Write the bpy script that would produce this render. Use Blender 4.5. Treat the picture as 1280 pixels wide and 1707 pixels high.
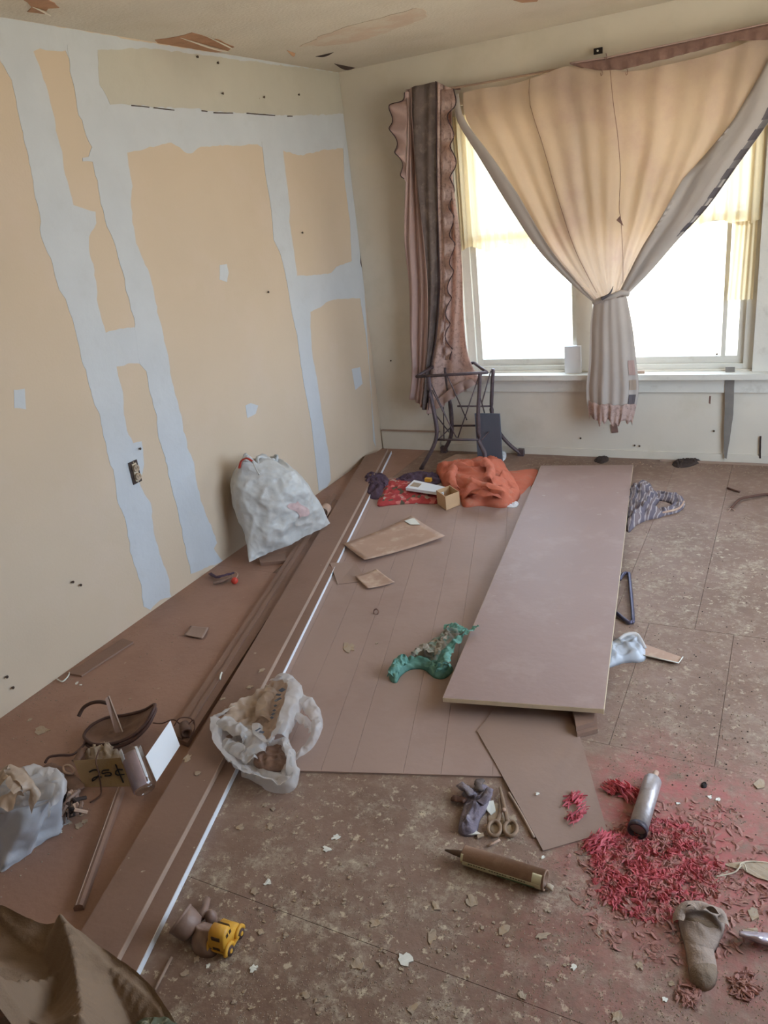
import bpy, bmesh, math, random
from mathutils import Vector, Matrix, noise
from mathutils.geometry import tessellate_polygon
for o in list(bpy.data.objects): bpy.data.objects.remove(o)
sc = bpy.context.scene
COL = sc.collection
PI = math.pi
# ------------------------------------------------------------------ camera
CP = Vector((2.6025, -4.7629, 1.6772)); YAW, PIT, ROL, FPX = -0.50937, -0.38309, -0.12173, 1278.4
def cam_axes():
    cy, sy = math.cos(YAW), math.sin(YAW)
    f = Vector((sy*math.cos(PIT), cy*math.cos(PIT), math.sin(PIT))); r0 = Vector((cy, -sy, 0)); u0 = r0.cross(f)
    return math.cos(ROL)*r0+math.sin(ROL)*u0, -math.sin(ROL)*r0+math.cos(ROL)*u0, f
CR, CU, CF = cam_axes()
cd = bpy.data.cameras.new('camera'); cam = bpy.data.objects.new('camera', cd); COL.objects.link(cam)
cd.sensor_fit = 'HORIZONTAL'; cd.sensor_width = 36; cd.lens = FPX/1280*36; cd.clip_start = .02; cd.clip_end = 300
cam.matrix_world = Matrix(((CR.x, CU.x, -CF.x, CP.x), (CR.y, CU.y, -CF.y, CP.y), (CR.z, CU.z, -CF.z, CP.z), (0, 0, 0, 1)))
sc.camera = cam
# ------------------------------------------------------------------ sky, sun, window daylight, exposure
w = bpy.data.worlds.new('sky'); sc.world = w; w.use_nodes = True
wt = w.node_tree; wt.nodes.clear()
wo = wt.nodes.new('ShaderNodeOutputWorld'); bg = wt.nodes.new('ShaderNodeBackground')
bg.inputs[0].default_value = (.64, .80, 1.0, 1); bg.inputs[1].default_value = 8.5
wt.links.new(bg.outputs[0], wo.inputs[0])
sd = bpy.data.lights.new('sun', 'SUN'); sd.energy = 20; sd.angle = .01; sd.color = (1, .95, .88)
so = bpy.data.objects.new('sun', sd); COL.objects.link(so); so.rotation_euler = (math.radians(14), math.radians(-22), 0); so.location = (0, 0, 8)
def portal(name, loc, rot, sx, sy):
    l = bpy.data.lights.new(name, 'AREA'); l.shape = 'RECTANGLE'; l.size = sx; l.size_y = sy; l.cycles.is_portal = True
    o = bpy.data.objects.new(name, l); COL.objects.link(o); o.location = loc; o.rotation_euler = rot
sc.view_settings.view_transform = 'Standard'; sc.view_settings.look = 'None'; sc.view_settings.gamma = 1
sc.view_settings.use_curve_mapping = False
sc.view_settings.exposure = 0.15
# ------------------------------------------------------------------ helpers
def U(px, py, ax=2, val=0.):
    d = CF + CR*((px-640)/FPX) - CU*((py-853.5)/FPX)
    return CP + d*((val-CP[ax])/d[ax])
def lin(c):
    return tuple((v/255/12.92 if v/255 <= .04045 else ((v/255+.055)/1.055)**2.4) for v in c)
def tag(o, label=None, cat=None, group=None, kind=None):
    if label: o['label'] = label
    if cat: o['category'] = cat
    if group: o['group'] = group
    if kind: o['kind'] = kind
    return o
def thing(name, label, cat, loc, group=None):
    o = bpy.data.objects.new(name, None); COL.objects.link(o); o.location = loc; o.empty_display_size = .05
    return tag(o, label, cat, group)
def mesh(name, vs, fs, mat, parent=None, smooth=False):
    vs = [Vector(v) for v in vs]
    if parent is None:
        lo = Vector([min(v[i] for v in vs) for i in range(3)]); hi = Vector([max(v[i] for v in vs) for i in range(3)])
        org = Vector(((lo.x+hi.x)/2, (lo.y+hi.y)/2, lo.z))
    else:
        org = Vector(parent.get('_w', parent.location))
    m = bpy.data.meshes.new(name); m.from_pydata([v-org for v in vs], [], fs)
    bm = bmesh.new(); bm.from_mesh(m); bmesh.ops.recalc_face_normals(bm, faces=bm.faces); bm.to_mesh(m); bm.free()
    m.materials.append(mat)
    if smooth:
        for p in m.polygons: p.use_smooth = True
    o = bpy.data.objects.new(name, m); COL.objects.link(o)
    if parent: o.parent = parent; o['_w'] = tuple(org)
    else: o.location = org; o['_w'] = tuple(org)
    return o
def boxg(lo, hi):
    x0, y0, z0 = lo; x1, y1, z1 = hi
    return ([(x0,y0,z0),(x1,y0,z0),(x1,y1,z0),(x0,y1,z0),(x0,y0,z1),(x1,y0,z1),(x1,y1,z1),(x0,y1,z1)],
            [(0,3,2,1),(4,5,6,7),(0,1,5,4),(1,2,6,5),(2,3,7,6),(3,0,4,7)])
def join(parts):
    V, F = [], []
    for v, f in parts:
        n = len(V); V += list(v); F += [tuple(i+n for i in q) for q in f]
    return V, F
def box(name, lo, hi, mat, parent=None):
    return mesh(name, *boxg(lo, hi), mat, parent)
def plateg(pts, th, n=None):
    pts = [Vector(p) for p in pts]; N = len(pts)
    if n is None:
        n = Vector((0, 0, 0))
        for i in range(N): n += (pts[i]-pts[0]).cross(pts[(i+1) % N]-pts[0])
        n.normalize()
        if n.z < 0: n = -n
    n = Vector(n)
    tri = tessellate_polygon([pts])
    V = pts+[p-n*th for p in pts]
    F = [tuple(t) for t in tri]+[tuple(i+N for i in reversed(t)) for t in tri]
    F += [(i, (i+1) % N, (i+1) % N+N, i+N) for i in range(N)]
    return V, F
def plate(name, pts, th, mat, parent=None, n=None):
    return mesh(name, *plateg(pts, th, n), mat, parent)
def jag(pts, amp, step, seed=0, closed=True):
    pts = [Vector(p) for p in pts]; out = []; N = len(pts)
    for i in range(N if closed else N-1):
        a, b = pts[i], pts[(i+1) % N]; L = (b-a).length; k = max(1, int(L/step))
        for j in range(k):
            p = a.lerp(b, j/k)
            q = noise.noise_vector(p*(.45/step)+Vector((seed*7.3, seed, 3)))+.5*noise.noise_vector(p*(1.3/step)+Vector((seed, 9, 1)))
            out.append(p+q*amp)
    return out
def flat(pts, ax, val):
    for p in pts: p[ax] = val
    return pts
def cat(P, n=8, closed=False):
    P = [Vector(p) for p in P]; N = len(P); out = []
    for i in range(N if closed else N-1):
        if closed: a, b, c, d = P[i-1], P[i], P[(i+1) % N], P[(i+2) % N]
        else: a, b, c, d = P[max(i-1, 0)], P[i], P[i+1], P[min(i+2, N-1)]
        for j in range(n):
            t = j/n
            out.append(.5*((2*b)+(c-a)*t+(2*a-5*b+4*c-d)*t*t+(3*b-a-3*c+d)*t*t*t))
    if not closed: out.append(P[-1])
    return out
def resample(P, n, closed=False):
    P = list(P)+([P[0]] if closed else []); L = [0]
    for i in range(1, len(P)): L.append(L[-1]+(P[i]-P[i-1]).length)
    out = []; k = 0
    for i in range(n):
        s = L[-1]*i/(n if closed else n-1)
        while k < len(P)-2 and L[k+1] < s: k += 1
        out.append(P[k].lerp(P[k+1], min(1, (s-L[k])/max(1e-9, L[k+1]-L[k]))))
    return out
def tubeg(pts, r, n=8, sm=0, closed=False, flatk=1.):
    P = [Vector(p) for p in pts]
    if sm: P = cat(P, sm, closed)
    N = len(P); V, F = [], []; up = Vector((0, 0, 1))
    for i, p in enumerate(P):
        a = P[i-1] if (i or closed) else P[0]; b = P[(i+1) % N] if (i < N-1 or closed) else P[-1]
        t = (b-a).normalized(); s = t.cross(up)
        if s.length < .05: s = t.cross(Vector((0, 1, 0)))
        s.normalize(); q = s.cross(t)
        rr = r if not callable(r) else r(i/(N-1))
        for j in range(n):
            an = 2*PI*j/n; V.append(p+(s*math.cos(an)+q*math.sin(an)*flatk)*rr)
    for i in range(N if closed else N-1):
        for j in range(n):
            F.append((i*n+j, i*n+(j+1) % n, ((i+1) % N)*n+(j+1) % n, ((i+1) % N)*n+j))
    if not closed: F += [tuple(range(n-1, -1, -1)), tuple((N-1)*n+j for j in range(n))]
    return V, F
def tube(name, pts, r, mat, parent=None, n=8, sm=0, closed=False, flatk=1.):
    return mesh(name, *tubeg(pts, r, n, sm, closed, flatk), mat, parent, True)
def latheg(a, b, prof, n=20, caps=True):
    a, b = Vector(a), Vector(b); t = (b-a).normalized(); L = (b-a).length
    s = t.cross(Vector((0, 0, 1)))
    if s.length < .05: s = Vector((1, 0, 0))
    s.normalize(); q = s.cross(t); V, F = [], []
    for k, (u, r) in enumerate(prof):
        for j in range(n):
            an = 2*PI*j/n; V.append(a+t*(u*L)+(s*math.cos(an)+q*math.sin(an))*r)
    m = len(prof)
    for k in range(m-1):
        for j in range(n): F.append((k*n+j, k*n+(j+1) % n, (k+1)*n+(j+1) % n, (k+1)*n+j))
    if caps: F += [tuple(range(n-1, -1, -1)), tuple((m-1)*n+j for j in range(n))]
    return V, F
def gridg(fn, nu, nv, th=0., closed=False):
    V = [[fn(i/nu, j/nv) for i in range(nu if closed else nu+1)] for j in range(nv+1)]
    W = len(V[0]); P = [Vector(p) for r in V for p in r]; F = []
    for j in range(nv):
        for i in range(nu): F.append((j*W+i, j*W+(i+1) % W, (j+1)*W+(i+1) % W, (j+1)*W+i))
    if th:
        # second skin offset along normals
        N = [Vector((0, 0, 0)) for _ in P]
        for f in F:
            nn = (P[f[1]]-P[f[0]]).cross(P[f[3]]-P[f[0]])
            for k in f: N[k] += nn
        n0 = len(P); P = P+[p-(n.normalized() if n.length > 1e-12 else n)*th for p, n in zip(P, N)]
        F2 = [tuple(k+n0 for k in reversed(f)) for f in F]
        E = []
        if not closed:
            for j in range(nv):
                E += [(j*W, (j+1)*W, (j+1)*W+n0, j*W+n0), (j*W+W-1, j*W+W-1+n0, (j+1)*W+W-1+n0, (j+1)*W+W-1)]
        for i in range(nu):
            a, b = i, (i+1) % W; E += [(a, a+n0, b+n0, b), (nv*W+a, nv*W+b, nv*W+b+n0, nv*W+a+n0)]
        F = F+F2+E
    return P, F
def fbm(p, s, seed=0, o=3):
    p = Vector(p)*s+Vector((seed*3.1, seed*1.7, seed*.9)); v = 0; a = 1
    for i in range(o): v += a*noise.noise(p); p = p*2.03; a *= .5
    return v
def ridge(p, s, seed=0): return 1-min(1, abs(fbm(p, s, seed, 2))*2.2)
def lumpg(out, spine, z0, h, fold=.4, fs=10, seed=0, M=80, K=16, power=.55, rough=.3, edgewave=.0):
    O = resample(cat(out, 6, True), M, True); S = [Vector(s) for s in spine]
    if len(S) > 1: S = resample(cat(S, 6), 24)
    V, F = [], []
    near = []
    for p in O:
        near.append(min(S, key=lambda s: (s.xy-p.xy).length))
    # smooth the spine targets
    for _ in range(3): near = [(near[i-1]+near[i]+near[(i+1) % M])/3 for i in range(M)]
    for k in range(K+1):
        t = k/K
        for i in range(M):
            p = O[i].lerp(near[i], t*.985)
            f = ridge((p.x, p.y, seed), fs, seed)*.7+.6*fbm((p.x, p.y, 0), fs*2.3, seed+3)*rough*2
            z = h*(math.sin(t*PI/2)**power)*(1-fold+fold*f)
            z += edgewave*max(0, noise.noise(Vector((p.x*fs, p.y*fs, seed))))*(1-t)
            zz = max(.002, z) if k else .0
            q = noise.noise_vector(Vector((p.x, p.y, z))*fs*1.5)*(.1*h*t)
            V.append(Vector((p.x+q.x, p.y+q.y, z0+zz)))
    for k in range(K):
        for i in range(M): F.append((k*M+i, k*M+(i+1) % M, (k+1)*M+(i+1) % M, (k+1)*M+i))
    F.append(tuple(K*M+i for i in range(M)))
    F.append(tuple(range(M-1, -1, -1)))
    return V, F
def lump(name, outpx, spinepx, z0, h, mat, parent=None, zr=None, **k):
    zr = z0 if zr is None else zr
    return mesh(name, *lumpg([U(x, y, 2, zr) for x, y in outpx], [U(x, y, 2, zr) for x, y in spinepx], z0, h, **k), mat, parent, True)
def film(name, pts, w_, m, par, seed=0, tilt=.8, cr=.0045, fs=26, nv=9, bow=.3):
    """a strip of creased thin film standing or lying along a path"""
    P = resample(cat(pts, 8), 60); V = []
    def fn(u, v):
        f = u*59; i = min(int(f), 58); p = P[i].lerp(P[i+1], f-i); t = (P[i+1]-P[i]).normalized(); h = t.cross(Vector((0, 0, 1))).normalized()
        tl = tilt+.7*noise.noise(Vector((u*5, seed, 0))); ww = w_(u) if callable(w_) else w_
        d = h*math.cos(tl)+Vector((0, 0, 1))*math.sin(tl); k = h*-math.sin(tl)+Vector((0, 0, 1))*math.cos(tl)
        q = p+d*(ww*(v-.5))+k*(ww*bow*(1-4*(v-.5)**2))
        cr_ = min(cr, .006); q += k*((ridge(q+Vector((seed, 0, 0)), fs*.5, seed)-.5)*cr_*1.6+(ridge(q, fs, seed+1)-.5)*cr_*.6)+d*noise.noise(q*14)*cr_*1.2
        q.z = max(q.z, .003); return q
    return mesh(name, *gridg(fn, 110, nv*2), m, par, True)
# ------------------------------------------------------------------ materials
def nt_new(name):
    m = bpy.data.materials.new(name); m.use_nodes = True; t = m.node_tree
    for n in list(t.nodes): t.nodes.remove(n)
    return m, t, t.nodes.new('ShaderNodeOutputMaterial')
def mat(name, rgb, rough=.75, var=.12, vs=5., rgb2=None, m2=(.55, .65), ms=8., m2amt=1., bump=.15, bs=60., metal=0., trans=0., clear=0., spec=.35, speck=None, spthr=(.7,.72), sps=40.):
    """base colour with mottling, an optional second colour in noise patches, specks, bump; trans = translucency, clear = transparency"""
    m, t, out = nt_new(name); N = t.nodes.new; Lk = t.links.new
    tc = N('ShaderNodeNewGeometry'); P = tc.outputs['Position']
    n1 = N('ShaderNodeTexNoise'); n1.inputs['Scale'].default_value = vs; n1.inputs['Detail'].default_value = 5; Lk(P, n1.inputs['Vector'])
    mr = N('ShaderNodeMapRange'); mr.inputs[1].default_value = .25; mr.inputs[2].default_value = .75; mr.inputs[3].default_value = 1-var; mr.inputs[4].default_value = 1+var; Lk(n1.outputs[0], mr.inputs[0])
    c = N('ShaderNodeVectorMath'); c.operation = 'SCALE'; c.inputs[0].default_value = lin(rgb); Lk(mr.outputs[0], c.inputs['Scale']); cur = c.outputs[0]
    def patch(cur, rgb2, thr, sc_, amt, det=6):
        n2 = N('ShaderNodeTexNoise'); n2.inputs['Scale'].default_value = sc_; n2.inputs['Detail'].default_value = det; n2.inputs['Roughness'].default_value = .65; Lk(P, n2.inputs['Vector'])
        r2 = N('ShaderNodeMapRange'); r2.inputs[1].default_value = thr[0]; r2.inputs[2].default_value = thr[1]; r2.inputs[4].default_value = amt; Lk(n2.outputs[0], r2.inputs[0])
        mx = N('ShaderNodeMix'); mx.data_type = 'RGBA'; Lk(r2.outputs[0], mx.inputs[0]); Lk(cur, mx.inputs[6]); mx.inputs[7].default_value = (*lin(rgb2), 1)
        return mx.outputs[2]
    if rgb2: cur = patch(cur, rgb2, m2, ms, m2amt)
    if speck: cur = patch(cur, speck, spthr, sps, 1., 3)
    b = N('ShaderNodeBsdfPrincipled'); Lk(cur, b.inputs['Base Color']); b.inputs['Roughness'].default_value = rough; b.inputs['Metallic'].default_value = metal
    b.inputs['Specular IOR Level'].default_value = spec
    if bump:
        n3 = N('ShaderNodeTexNoise'); n3.inputs['Scale'].default_value = bs; n3.inputs['Detail'].default_value = 6; Lk(P, n3.inputs['Vector'])
        bp = N('ShaderNodeBump'); bp.inputs['Strength'].default_value = bump; bp.inputs['Distance'].default_value = .01; Lk(n3.outputs[0], bp.inputs['Height']); Lk(bp.outputs[0], b.inputs['Normal'])
    s = b.outputs[0]
    if trans:
        tr = N('ShaderNodeBsdfTranslucent'); Lk(cur, tr.inputs[0]); mx = N('ShaderNodeMixShader'); mx.inputs[0].default_value = trans; Lk(s, mx.inputs[1]); Lk(tr.outputs[0], mx.inputs[2]); s = mx.outputs[0]
    if clear:
        tp = N('ShaderNodeBsdfTransparent'); mx = N('ShaderNodeMixShader'); mx.inputs[0].default_value = clear; Lk(s, mx.inputs[1]); Lk(tp.outputs[0], mx.inputs[2]); s = mx.outputs[0]
    Lk(s, out.inputs[0]); m['base'] = 1
    return m
def zonefloor(name, rgb, brown, splot, pink):
    """dusty old floor: mottled brown, plaster splotches and ground-in pink dust around the shredded paper (wear with a place of its own)"""
    m, t, out = nt_new(name); N = t.nodes.new; Lk = t.links.new
    P = N('ShaderNodeNewGeometry').outputs['Position']
    def noi(s, d=6, r=.6):
        n = N('ShaderNodeTexNoise'); n.inputs['Scale'].default_value = s; n.inputs['Detail'].default_value = d; n.inputs['Roughness'].default_value = r; Lk(P, n.inputs['Vector']); return n.outputs[0]
    def rng(x, a, b, c=0., d=1.):
        r = N('ShaderNodeMapRange'); r.inputs[1].default_value = a; r.inputs[2].default_value = b; r.inputs[3].default_value = c; r.inputs[4].default_value = d; Lk(x, r.inputs[0]); return r.outputs[0]
    def mul(a, b):
        q = N('ShaderNodeMath'); q.operation = 'MULTIPLY'; Lk(a, q.inputs[0])
        if isinstance(b, float): q.inputs[1].default_value = b
        else: Lk(b, q.inputs[1])
        return q.outputs[0]
    def op(o_, a, b):
        q = N('ShaderNodeMath'); q.operation = o_; Lk(a, q.inputs[0]); Lk(b, q.inputs[1]); return q.outputs[0]
    def mix(f, a, rgb):
        x = N('ShaderNodeMix'); x.data_type = 'RGBA'; Lk(f, x.inputs[0])
        if isinstance(a, tuple): x.inputs[6].default_value = (*a, 1)
        else: Lk(a, x.inputs[6])
        x.inputs[7].default_value = (*lin(rgb), 1); return x.outputs[2]
    def zone(cx, cy, r0, r1):
        v = N('ShaderNodeVectorMath'); v.operation = 'DISTANCE'; Lk(P, v.inputs[0]); v.inputs[1].default_value = (cx, cy, 0)
        s = op('ADD', v.outputs['Value'], mul(noi(5.), .35)); return rng(s, r0+.17, r1+.17, 1., 0.)
    c = mix(rng(noi(2.2), .35, .65), lin(rgb), brown)
    c = mix(mul(rng(noi(22., 8), .5, .75), .35), c, splot)
    zA = zone(1.8, -3.75, .5, .95); zB = zone(2.45, -1.5, .3, .85); zC = zone(2.4, -2.5, .2, .7); zD = zone(.42, -2.55, .03, .25)
    z = op('MAXIMUM', op('MAXIMUM', zA, mul(zB, .8)), op('MAXIMUM', mul(zC, .5), mul(zD, .7)))
    sp = mul(mul(rng(noi(7., 10, .72), .50, .60), rng(noi(45., 6, .75), .40, .58)), z)
    c = mix(mul(sp, .85), c, splot)
    sp2 = mul(rng(noi(34., 8, .72), .57, .62), rng(z, 0., 1., .15, 1.))
    c = mix(mul(sp2, .8), c, (205, 188, 160))
    for (x, y, a, b_, k) in pink:
        zp = zone(x, y, a, b_); c = mix(mul(mul(zp, rng(noi(16., 8, .7), .36, .58)), k), c, (176, 98, 94))
    b = N('ShaderNodeBsdfPrincipled'); Lk(c, b.inputs['Base Color']); b.inputs['Roughness'].default_value = .62; b.inputs['Specular IOR Level'].default_value = .4
    bp = N('ShaderNodeBump'); bp.inputs['Strength'].default_value = .35; bp.inputs['Distance'].default_value = .006
    Lk(op('ADD', noi(60., 8), sp), bp.inputs['Height']); Lk(bp.outputs[0], b.inputs['Normal']); Lk(b.outputs[0], out.inputs[0])
    return m
PINK = [(2.42, -3.02, .12, .42, .9), (2.62, -3.2, .1, .4, .6), (2.35, -3.5, .05, .4, .35)]
M = dict(
 floor=zonefloor('floor_board', (144, 117, 102), (124, 97, 81), (186, 169, 146), PINK),
 floorleft=mat('reddish_floor_board', (160, 124, 106), .6, .06, 2.5, (146, 110, 92), (.48, .68), 4, .7, bump=.2, bs=45, speck=(182, 158, 134), spthr=(.70, .75), sps=20),
 under=mat('underfloor', (104, 84, 72)),
 drywall=mat('drywall_paper', (200, 180, 156), .8, .04, 1.6, (204, 184, 164), (.5, .7), 2.5, .6, bump=.05, bs=90),
 compound=mat('joint_compound', (192, 194, 196), .6, .04, 6, (186, 187, 187), (.55, .7), 9, .5, bump=.12, bs=35),
 cream=mat('cream_paint', (186, 179, 164), .6, .05, 3, (178, 171, 155), (.5, .7), 4, .6, bump=.12, bs=25, speck=(120, 100, 80), spthr=(.76, .78), sps=30),
 wallb=mat('back_wall_paint', (214, 204, 188), .6, .05, 2.5, (200, 190, 170), (.5, .72), 3, .7, bump=.12, bs=25, speck=(140, 120, 96), spthr=(.75, .78), sps=24),
 ceil=mat('ceiling_paint', (210, 200, 184), .8, .05, 3, (200, 188, 168), (.5, .72), 2.5, .7, bump=.35, bs=70),
 bare=mat('bare_ceiling_board', (176, 134, 104), .85, .1, 12, (150, 110, 84), (.5, .7), 14, .6),
 blush=mat('stained_ceiling_paper', (204, 182, 162), .85, .05, 8, (208, 196, 178), (.44, .6), 7, .9),
 trim=mat('white_trim_paint', (214, 208, 196), .5, .05, 5, (190, 180, 164), (.58, .7), 12, .5),
 woodtrim=mat('bare_wood_trim', (176, 120, 84), .6, .12, 14),
 plank=mat('dusty_board', (140, 110, 94), .62, .08, 3, (126, 98, 82), (.5, .7), 5, .6, bump=.12, bs=50, speck=(186, 166, 144), spthr=(.72, .76), sps=28),
 pedge=mat('pale_wood_and_lit_edge', (164, 138, 120), .6, .1, 12),
 wedge=mat('white_painted_edge', (226, 228, 232), .45, .05, 12, (170, 158, 140), (.62, .7), 20, .6),
 sheet=mat('grooved_panelling', (164, 138, 126), .55, .05, 2, (154, 126, 114), (.5, .7), 3, .7, bump=.08, bs=40, speck=(176, 158, 142), spthr=(.74, .78), sps=18),
 panel=mat('dusty_panel_top', (158, 131, 122), .5, .05, 2.5, (170, 146, 136), (.52, .66), 6, .5, bump=.08, bs=40, speck=(188, 172, 156), spthr=(.7, .76), sps=14),
 paneledge=mat('panel_edge', (206, 186, 156), .7, .1, 20),
 curtain=mat('curtain_cotton', (194, 172, 152), .9, .06, 5, (182, 156, 144), (.5, .66), 4, .6, bump=.08, bs=200, trans=.32),
 curtain2=mat('curtain_hem_cotton', (190, 178, 168), .9, .06, 8, bump=.08, bs=200, trans=.15),
 check=mat('curtain_dark_check', (104, 96, 98), .9, .1, 20, trans=.1),
 bandgrey=mat('curtain_grey_band', (132, 124, 122), .9, .08, 20, trans=.12),
 strap=mat('grey_strap', (128, 120, 112), .8, .1, 20),
 jarcard=mat('mauve_card', (160, 136, 138), .7, .08, 20),
 mauve=mat('mauve_curtain', (196, 166, 156), .9, .08, 14, (198, 168, 156), (.5, .65), 30, .6, bump=.2, bs=120, trans=.25),
 lace=mat('pink_lace', (216, 188, 176), .9, .08, 25, (178, 146, 134), (.5, .6), 45, .7, bump=.3, bs=120, trans=.35),
 darkst=mat('dark_curtain_band', (104, 90, 84), .85, .25, 18, (136, 118, 108), (.52, .66), 22, .7, bump=.2, bs=90),
 darktrim=mat('dark_ruffle_trim', (72, 54, 56), .8, .1, 20),
 header=mat('brown_curtain_header', (140, 108, 96), .9, .15, 40, bump=.3, bs=150, trans=.15),
 sheer=mat('yellowed_sheer', (232, 216, 182), .9, .06, 9, trans=.45, clear=.04, bump=0),
 iron=mat('stand_iron', (92, 78, 80), .55, .2, 30, (118, 98, 92), (.55, .65), 40, .7, metal=.3),
 slate=mat('slate_blue_panel', (92, 96, 106), .6, .08, 8),
 bag=mat('white_bin_liner', (214, 212, 208), .38, .07, 9, (196, 186, 176), (.5, .7), 10, .7, bump=.25, bs=30, trans=.25, spec=.5),
 bagred=mat('red_print_seen_through_bag', (216, 186, 182), .4, .06, 12, trans=.2),
 plastic=mat('thin_white_plastic', (226, 220, 216), .3, .05, 9, bump=.2, bs=40, trans=.4, clear=.3, spec=.6),
 plastic_blue=mat('milky_carrier_plastic', (206, 208, 214), .3, .05, 9, bump=.2, bs=40, trans=.3, clear=.06, spec=.6),
 plastic_tan=mat('dusty_carrier_plastic', (200, 176, 154), .4, .05, 9, bump=.2, bs=40, trans=.3, spec=.5),
 red=mat('red_plastic', (196, 66, 52), .4, .1, 20),
 orange=mat('orange_cloth', (196, 108, 82), .9, .08, 8, (186, 134, 112), (.55, .7), 14, .6, bump=.2, bs=150),
 purple=mat('dark_purple_cloth', (88, 68, 82), .9, .15, 16, bump=.2, bs=150),
 greycloth=mat('grey_violet_cloth', (120, 108, 116), .9, .15, 20, (150, 140, 140), (.52, .62), 24, .7, bump=.3, bs=150),
 tan=mat('cardboard', (196, 160, 122), .8, .06, 8, bump=.08),
 tan2=mat('dusty_card', (178, 146, 126), .8, .07, 8, (198, 172, 150), (.5, .66), 14, .8, bump=.08),
 card=mat('brown_sign_card', (158, 128, 92), .8, .08, 8, (150, 122, 60), (.55, .7), 9, .5),
 paper=mat('white_paper', (226, 226, 228), .8, .03, 8, bump=.04, bs=20),
 ink=mat('black_ink', (38, 30, 28), .8),
 green=mat('teal_green_cloth', (104, 150, 136), .6, .15, 18, (74, 116, 102), (.5, .6), 16, .8, bump=.2, bs=90, trans=.1),
 greenpale=mat('dusty_green_film', (166, 152, 134), .6, .12, 18, (120, 150, 136), (.52, .6), 22, .8, bump=.2, bs=90, trans=.15),
 steel=mat('blued_steel', (96, 92, 112), .4, .1, 20, metal=.7),
 silver=mat('silver_tube', (176, 166, 164), .38, .06, 20, (150, 138, 134), (.55, .65), 30, .6, metal=.45),
 darkmetal=mat('dark_tube_end', (74, 66, 72), .5, .1, 20, metal=.3),
 tubebr=mat('brown_cartridge', (144, 112, 92), .55, .08, 20, (160, 130, 108), (.5, .6), 30, .6),
 tubegr=mat('cartridge_label', (190, 178, 142), .6, .08, 20),
 tubegr2=mat('cartridge_green_print', (86, 112, 78), .6, .08, 20),
 nozzle=mat('nozzle_brown', (96, 74, 58), .6, .1, 20),
 scis=mat('dusty_scissors', (140, 114, 92), .6, .1, 20),
 yellow=mat('yellow_toy_paint', (214, 158, 56), .45, .1, 20, (196, 146, 84), (.52, .68), 16, .6),
 window_dark=mat('toy_window', (70, 50, 34), .4),
 rubber=mat('rubber_tyre', (84, 62, 52), .7),
 cup=mat('dusty_brown_plastic', (136, 108, 94), .5, .1, 14, (152, 126, 110), (.5, .7), 14, .7, spec=.5),
 leather=mat('dusty_leather', (126, 96, 80), .6, .1, 14, (106, 80, 68), (.5, .6), 18, .7),
 leatheredge=mat('dark_leather_edge', (84, 58, 50), .6, .1, 14),
 cordm=mat('brown_cord', (92, 62, 50), .7, .1, 14),
 canvas=mat('dusty_canvas', (136, 112, 90), .9, .08, 4, (116, 92, 70), (.5, .7), 5, .7, bump=.25, bs=220),
 camo=mat('green_grey_print', (96, 96, 76), .9, .2, 20, (160, 160, 140), (.54, .58), 30, .9),
 sock=mat('grey_sock', (158, 138, 124), .95, .08, 16, (174, 156, 142), (.5, .66), 20, .6, bump=.3, bs=220),
 sockdark=mat('grey_sock_toe', (132, 112, 94), .95, .08, 16, bump=.3, bs=220),
 foil=mat('shiny_wrapper', (214, 206, 214), .25, .05, 12, metal=.5, bump=.2),
 flake=mat('white_paint_flake', (228, 224, 212), .6, .04, 20, bump=.1),
 flaked=mat('tan_paint_flake', (172, 152, 130), .7, .12, 20, (168, 142, 112), (.5, .6), 40, .8, bump=.2),
 crumb=mat('plaster_crumb', (160, 138, 118), .8, .15, 30),
 dark=mat('dark_debris', (66, 52, 46), .8, .2, 30),
 pinkm=mat('pink_shredded_paper', (192, 90, 94), .7, .3, 45, (172, 128, 114), (.46, .6), 26, .85, bump=.1, trans=.15),
 pinkb=mat('bright_pink_paper', (214, 104, 112), .6, .2, 20, (198, 132, 128), (.52, .64), 24, .7, bump=.1, trans=.2),
 pinkd=mat('dusty_pink_paper', (172, 122, 110), .8, .15, 16, (168, 124, 108), (.48, .6), 20, .8, bump=.1, trans=.1),
 brownbrd=mat('small_hardboard', (154, 128, 114), .6, .06, 3, bump=.08),
 twine=mat('white_twine', (200, 184, 160), .8, .05, 20),
 nailm=mat('dark_nail', (70, 52, 40), .6),
 soil=mat('dry_ground_outside', (196, 184, 162), .95, .1, .8),
)
def floral():
    m, t, out = nt_new('red_floral_cloth'); N = t.nodes.new; Lk = t.links.new; P = N('ShaderNodeNewGeometry').outputs['Position']
    v = N('ShaderNodeTexVoronoi'); v.inputs['Scale'].default_value = 40; Lk(P, v.inputs['Vector'])
    r = N('ShaderNodeValToRGB'); e = r.color_ramp; e.interpolation = 'CONSTANT'
    cols = [(0, (180, 66, 64)), (.36, (96, 88, 70)), (.5, (204, 116, 108)), (.68, (190, 176, 160)), (.76, (168, 56, 58))]
    e.elements[0].position = 0; e.elements[0].color = (*lin(cols[0][1]), 1)
    e.elements[1].position = .36; e.elements[1].color = (*lin(cols[1][1]), 1)
    for p, c in cols[2:]: q = e.elements.new(p); q.color = (*lin(c), 1)
    s = N('ShaderNodeSeparateColor'); Lk(v.outputs['Color'], s.inputs[0]); Lk(s.outputs[0], r.inputs[0])
    b = N('ShaderNodeBsdfPrincipled'); b.inputs['Roughness'].default_value = .85; Lk(r.outputs[0], b.inputs['Base Color']); Lk(b.outputs[0], out.inputs[0]); return m
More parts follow.
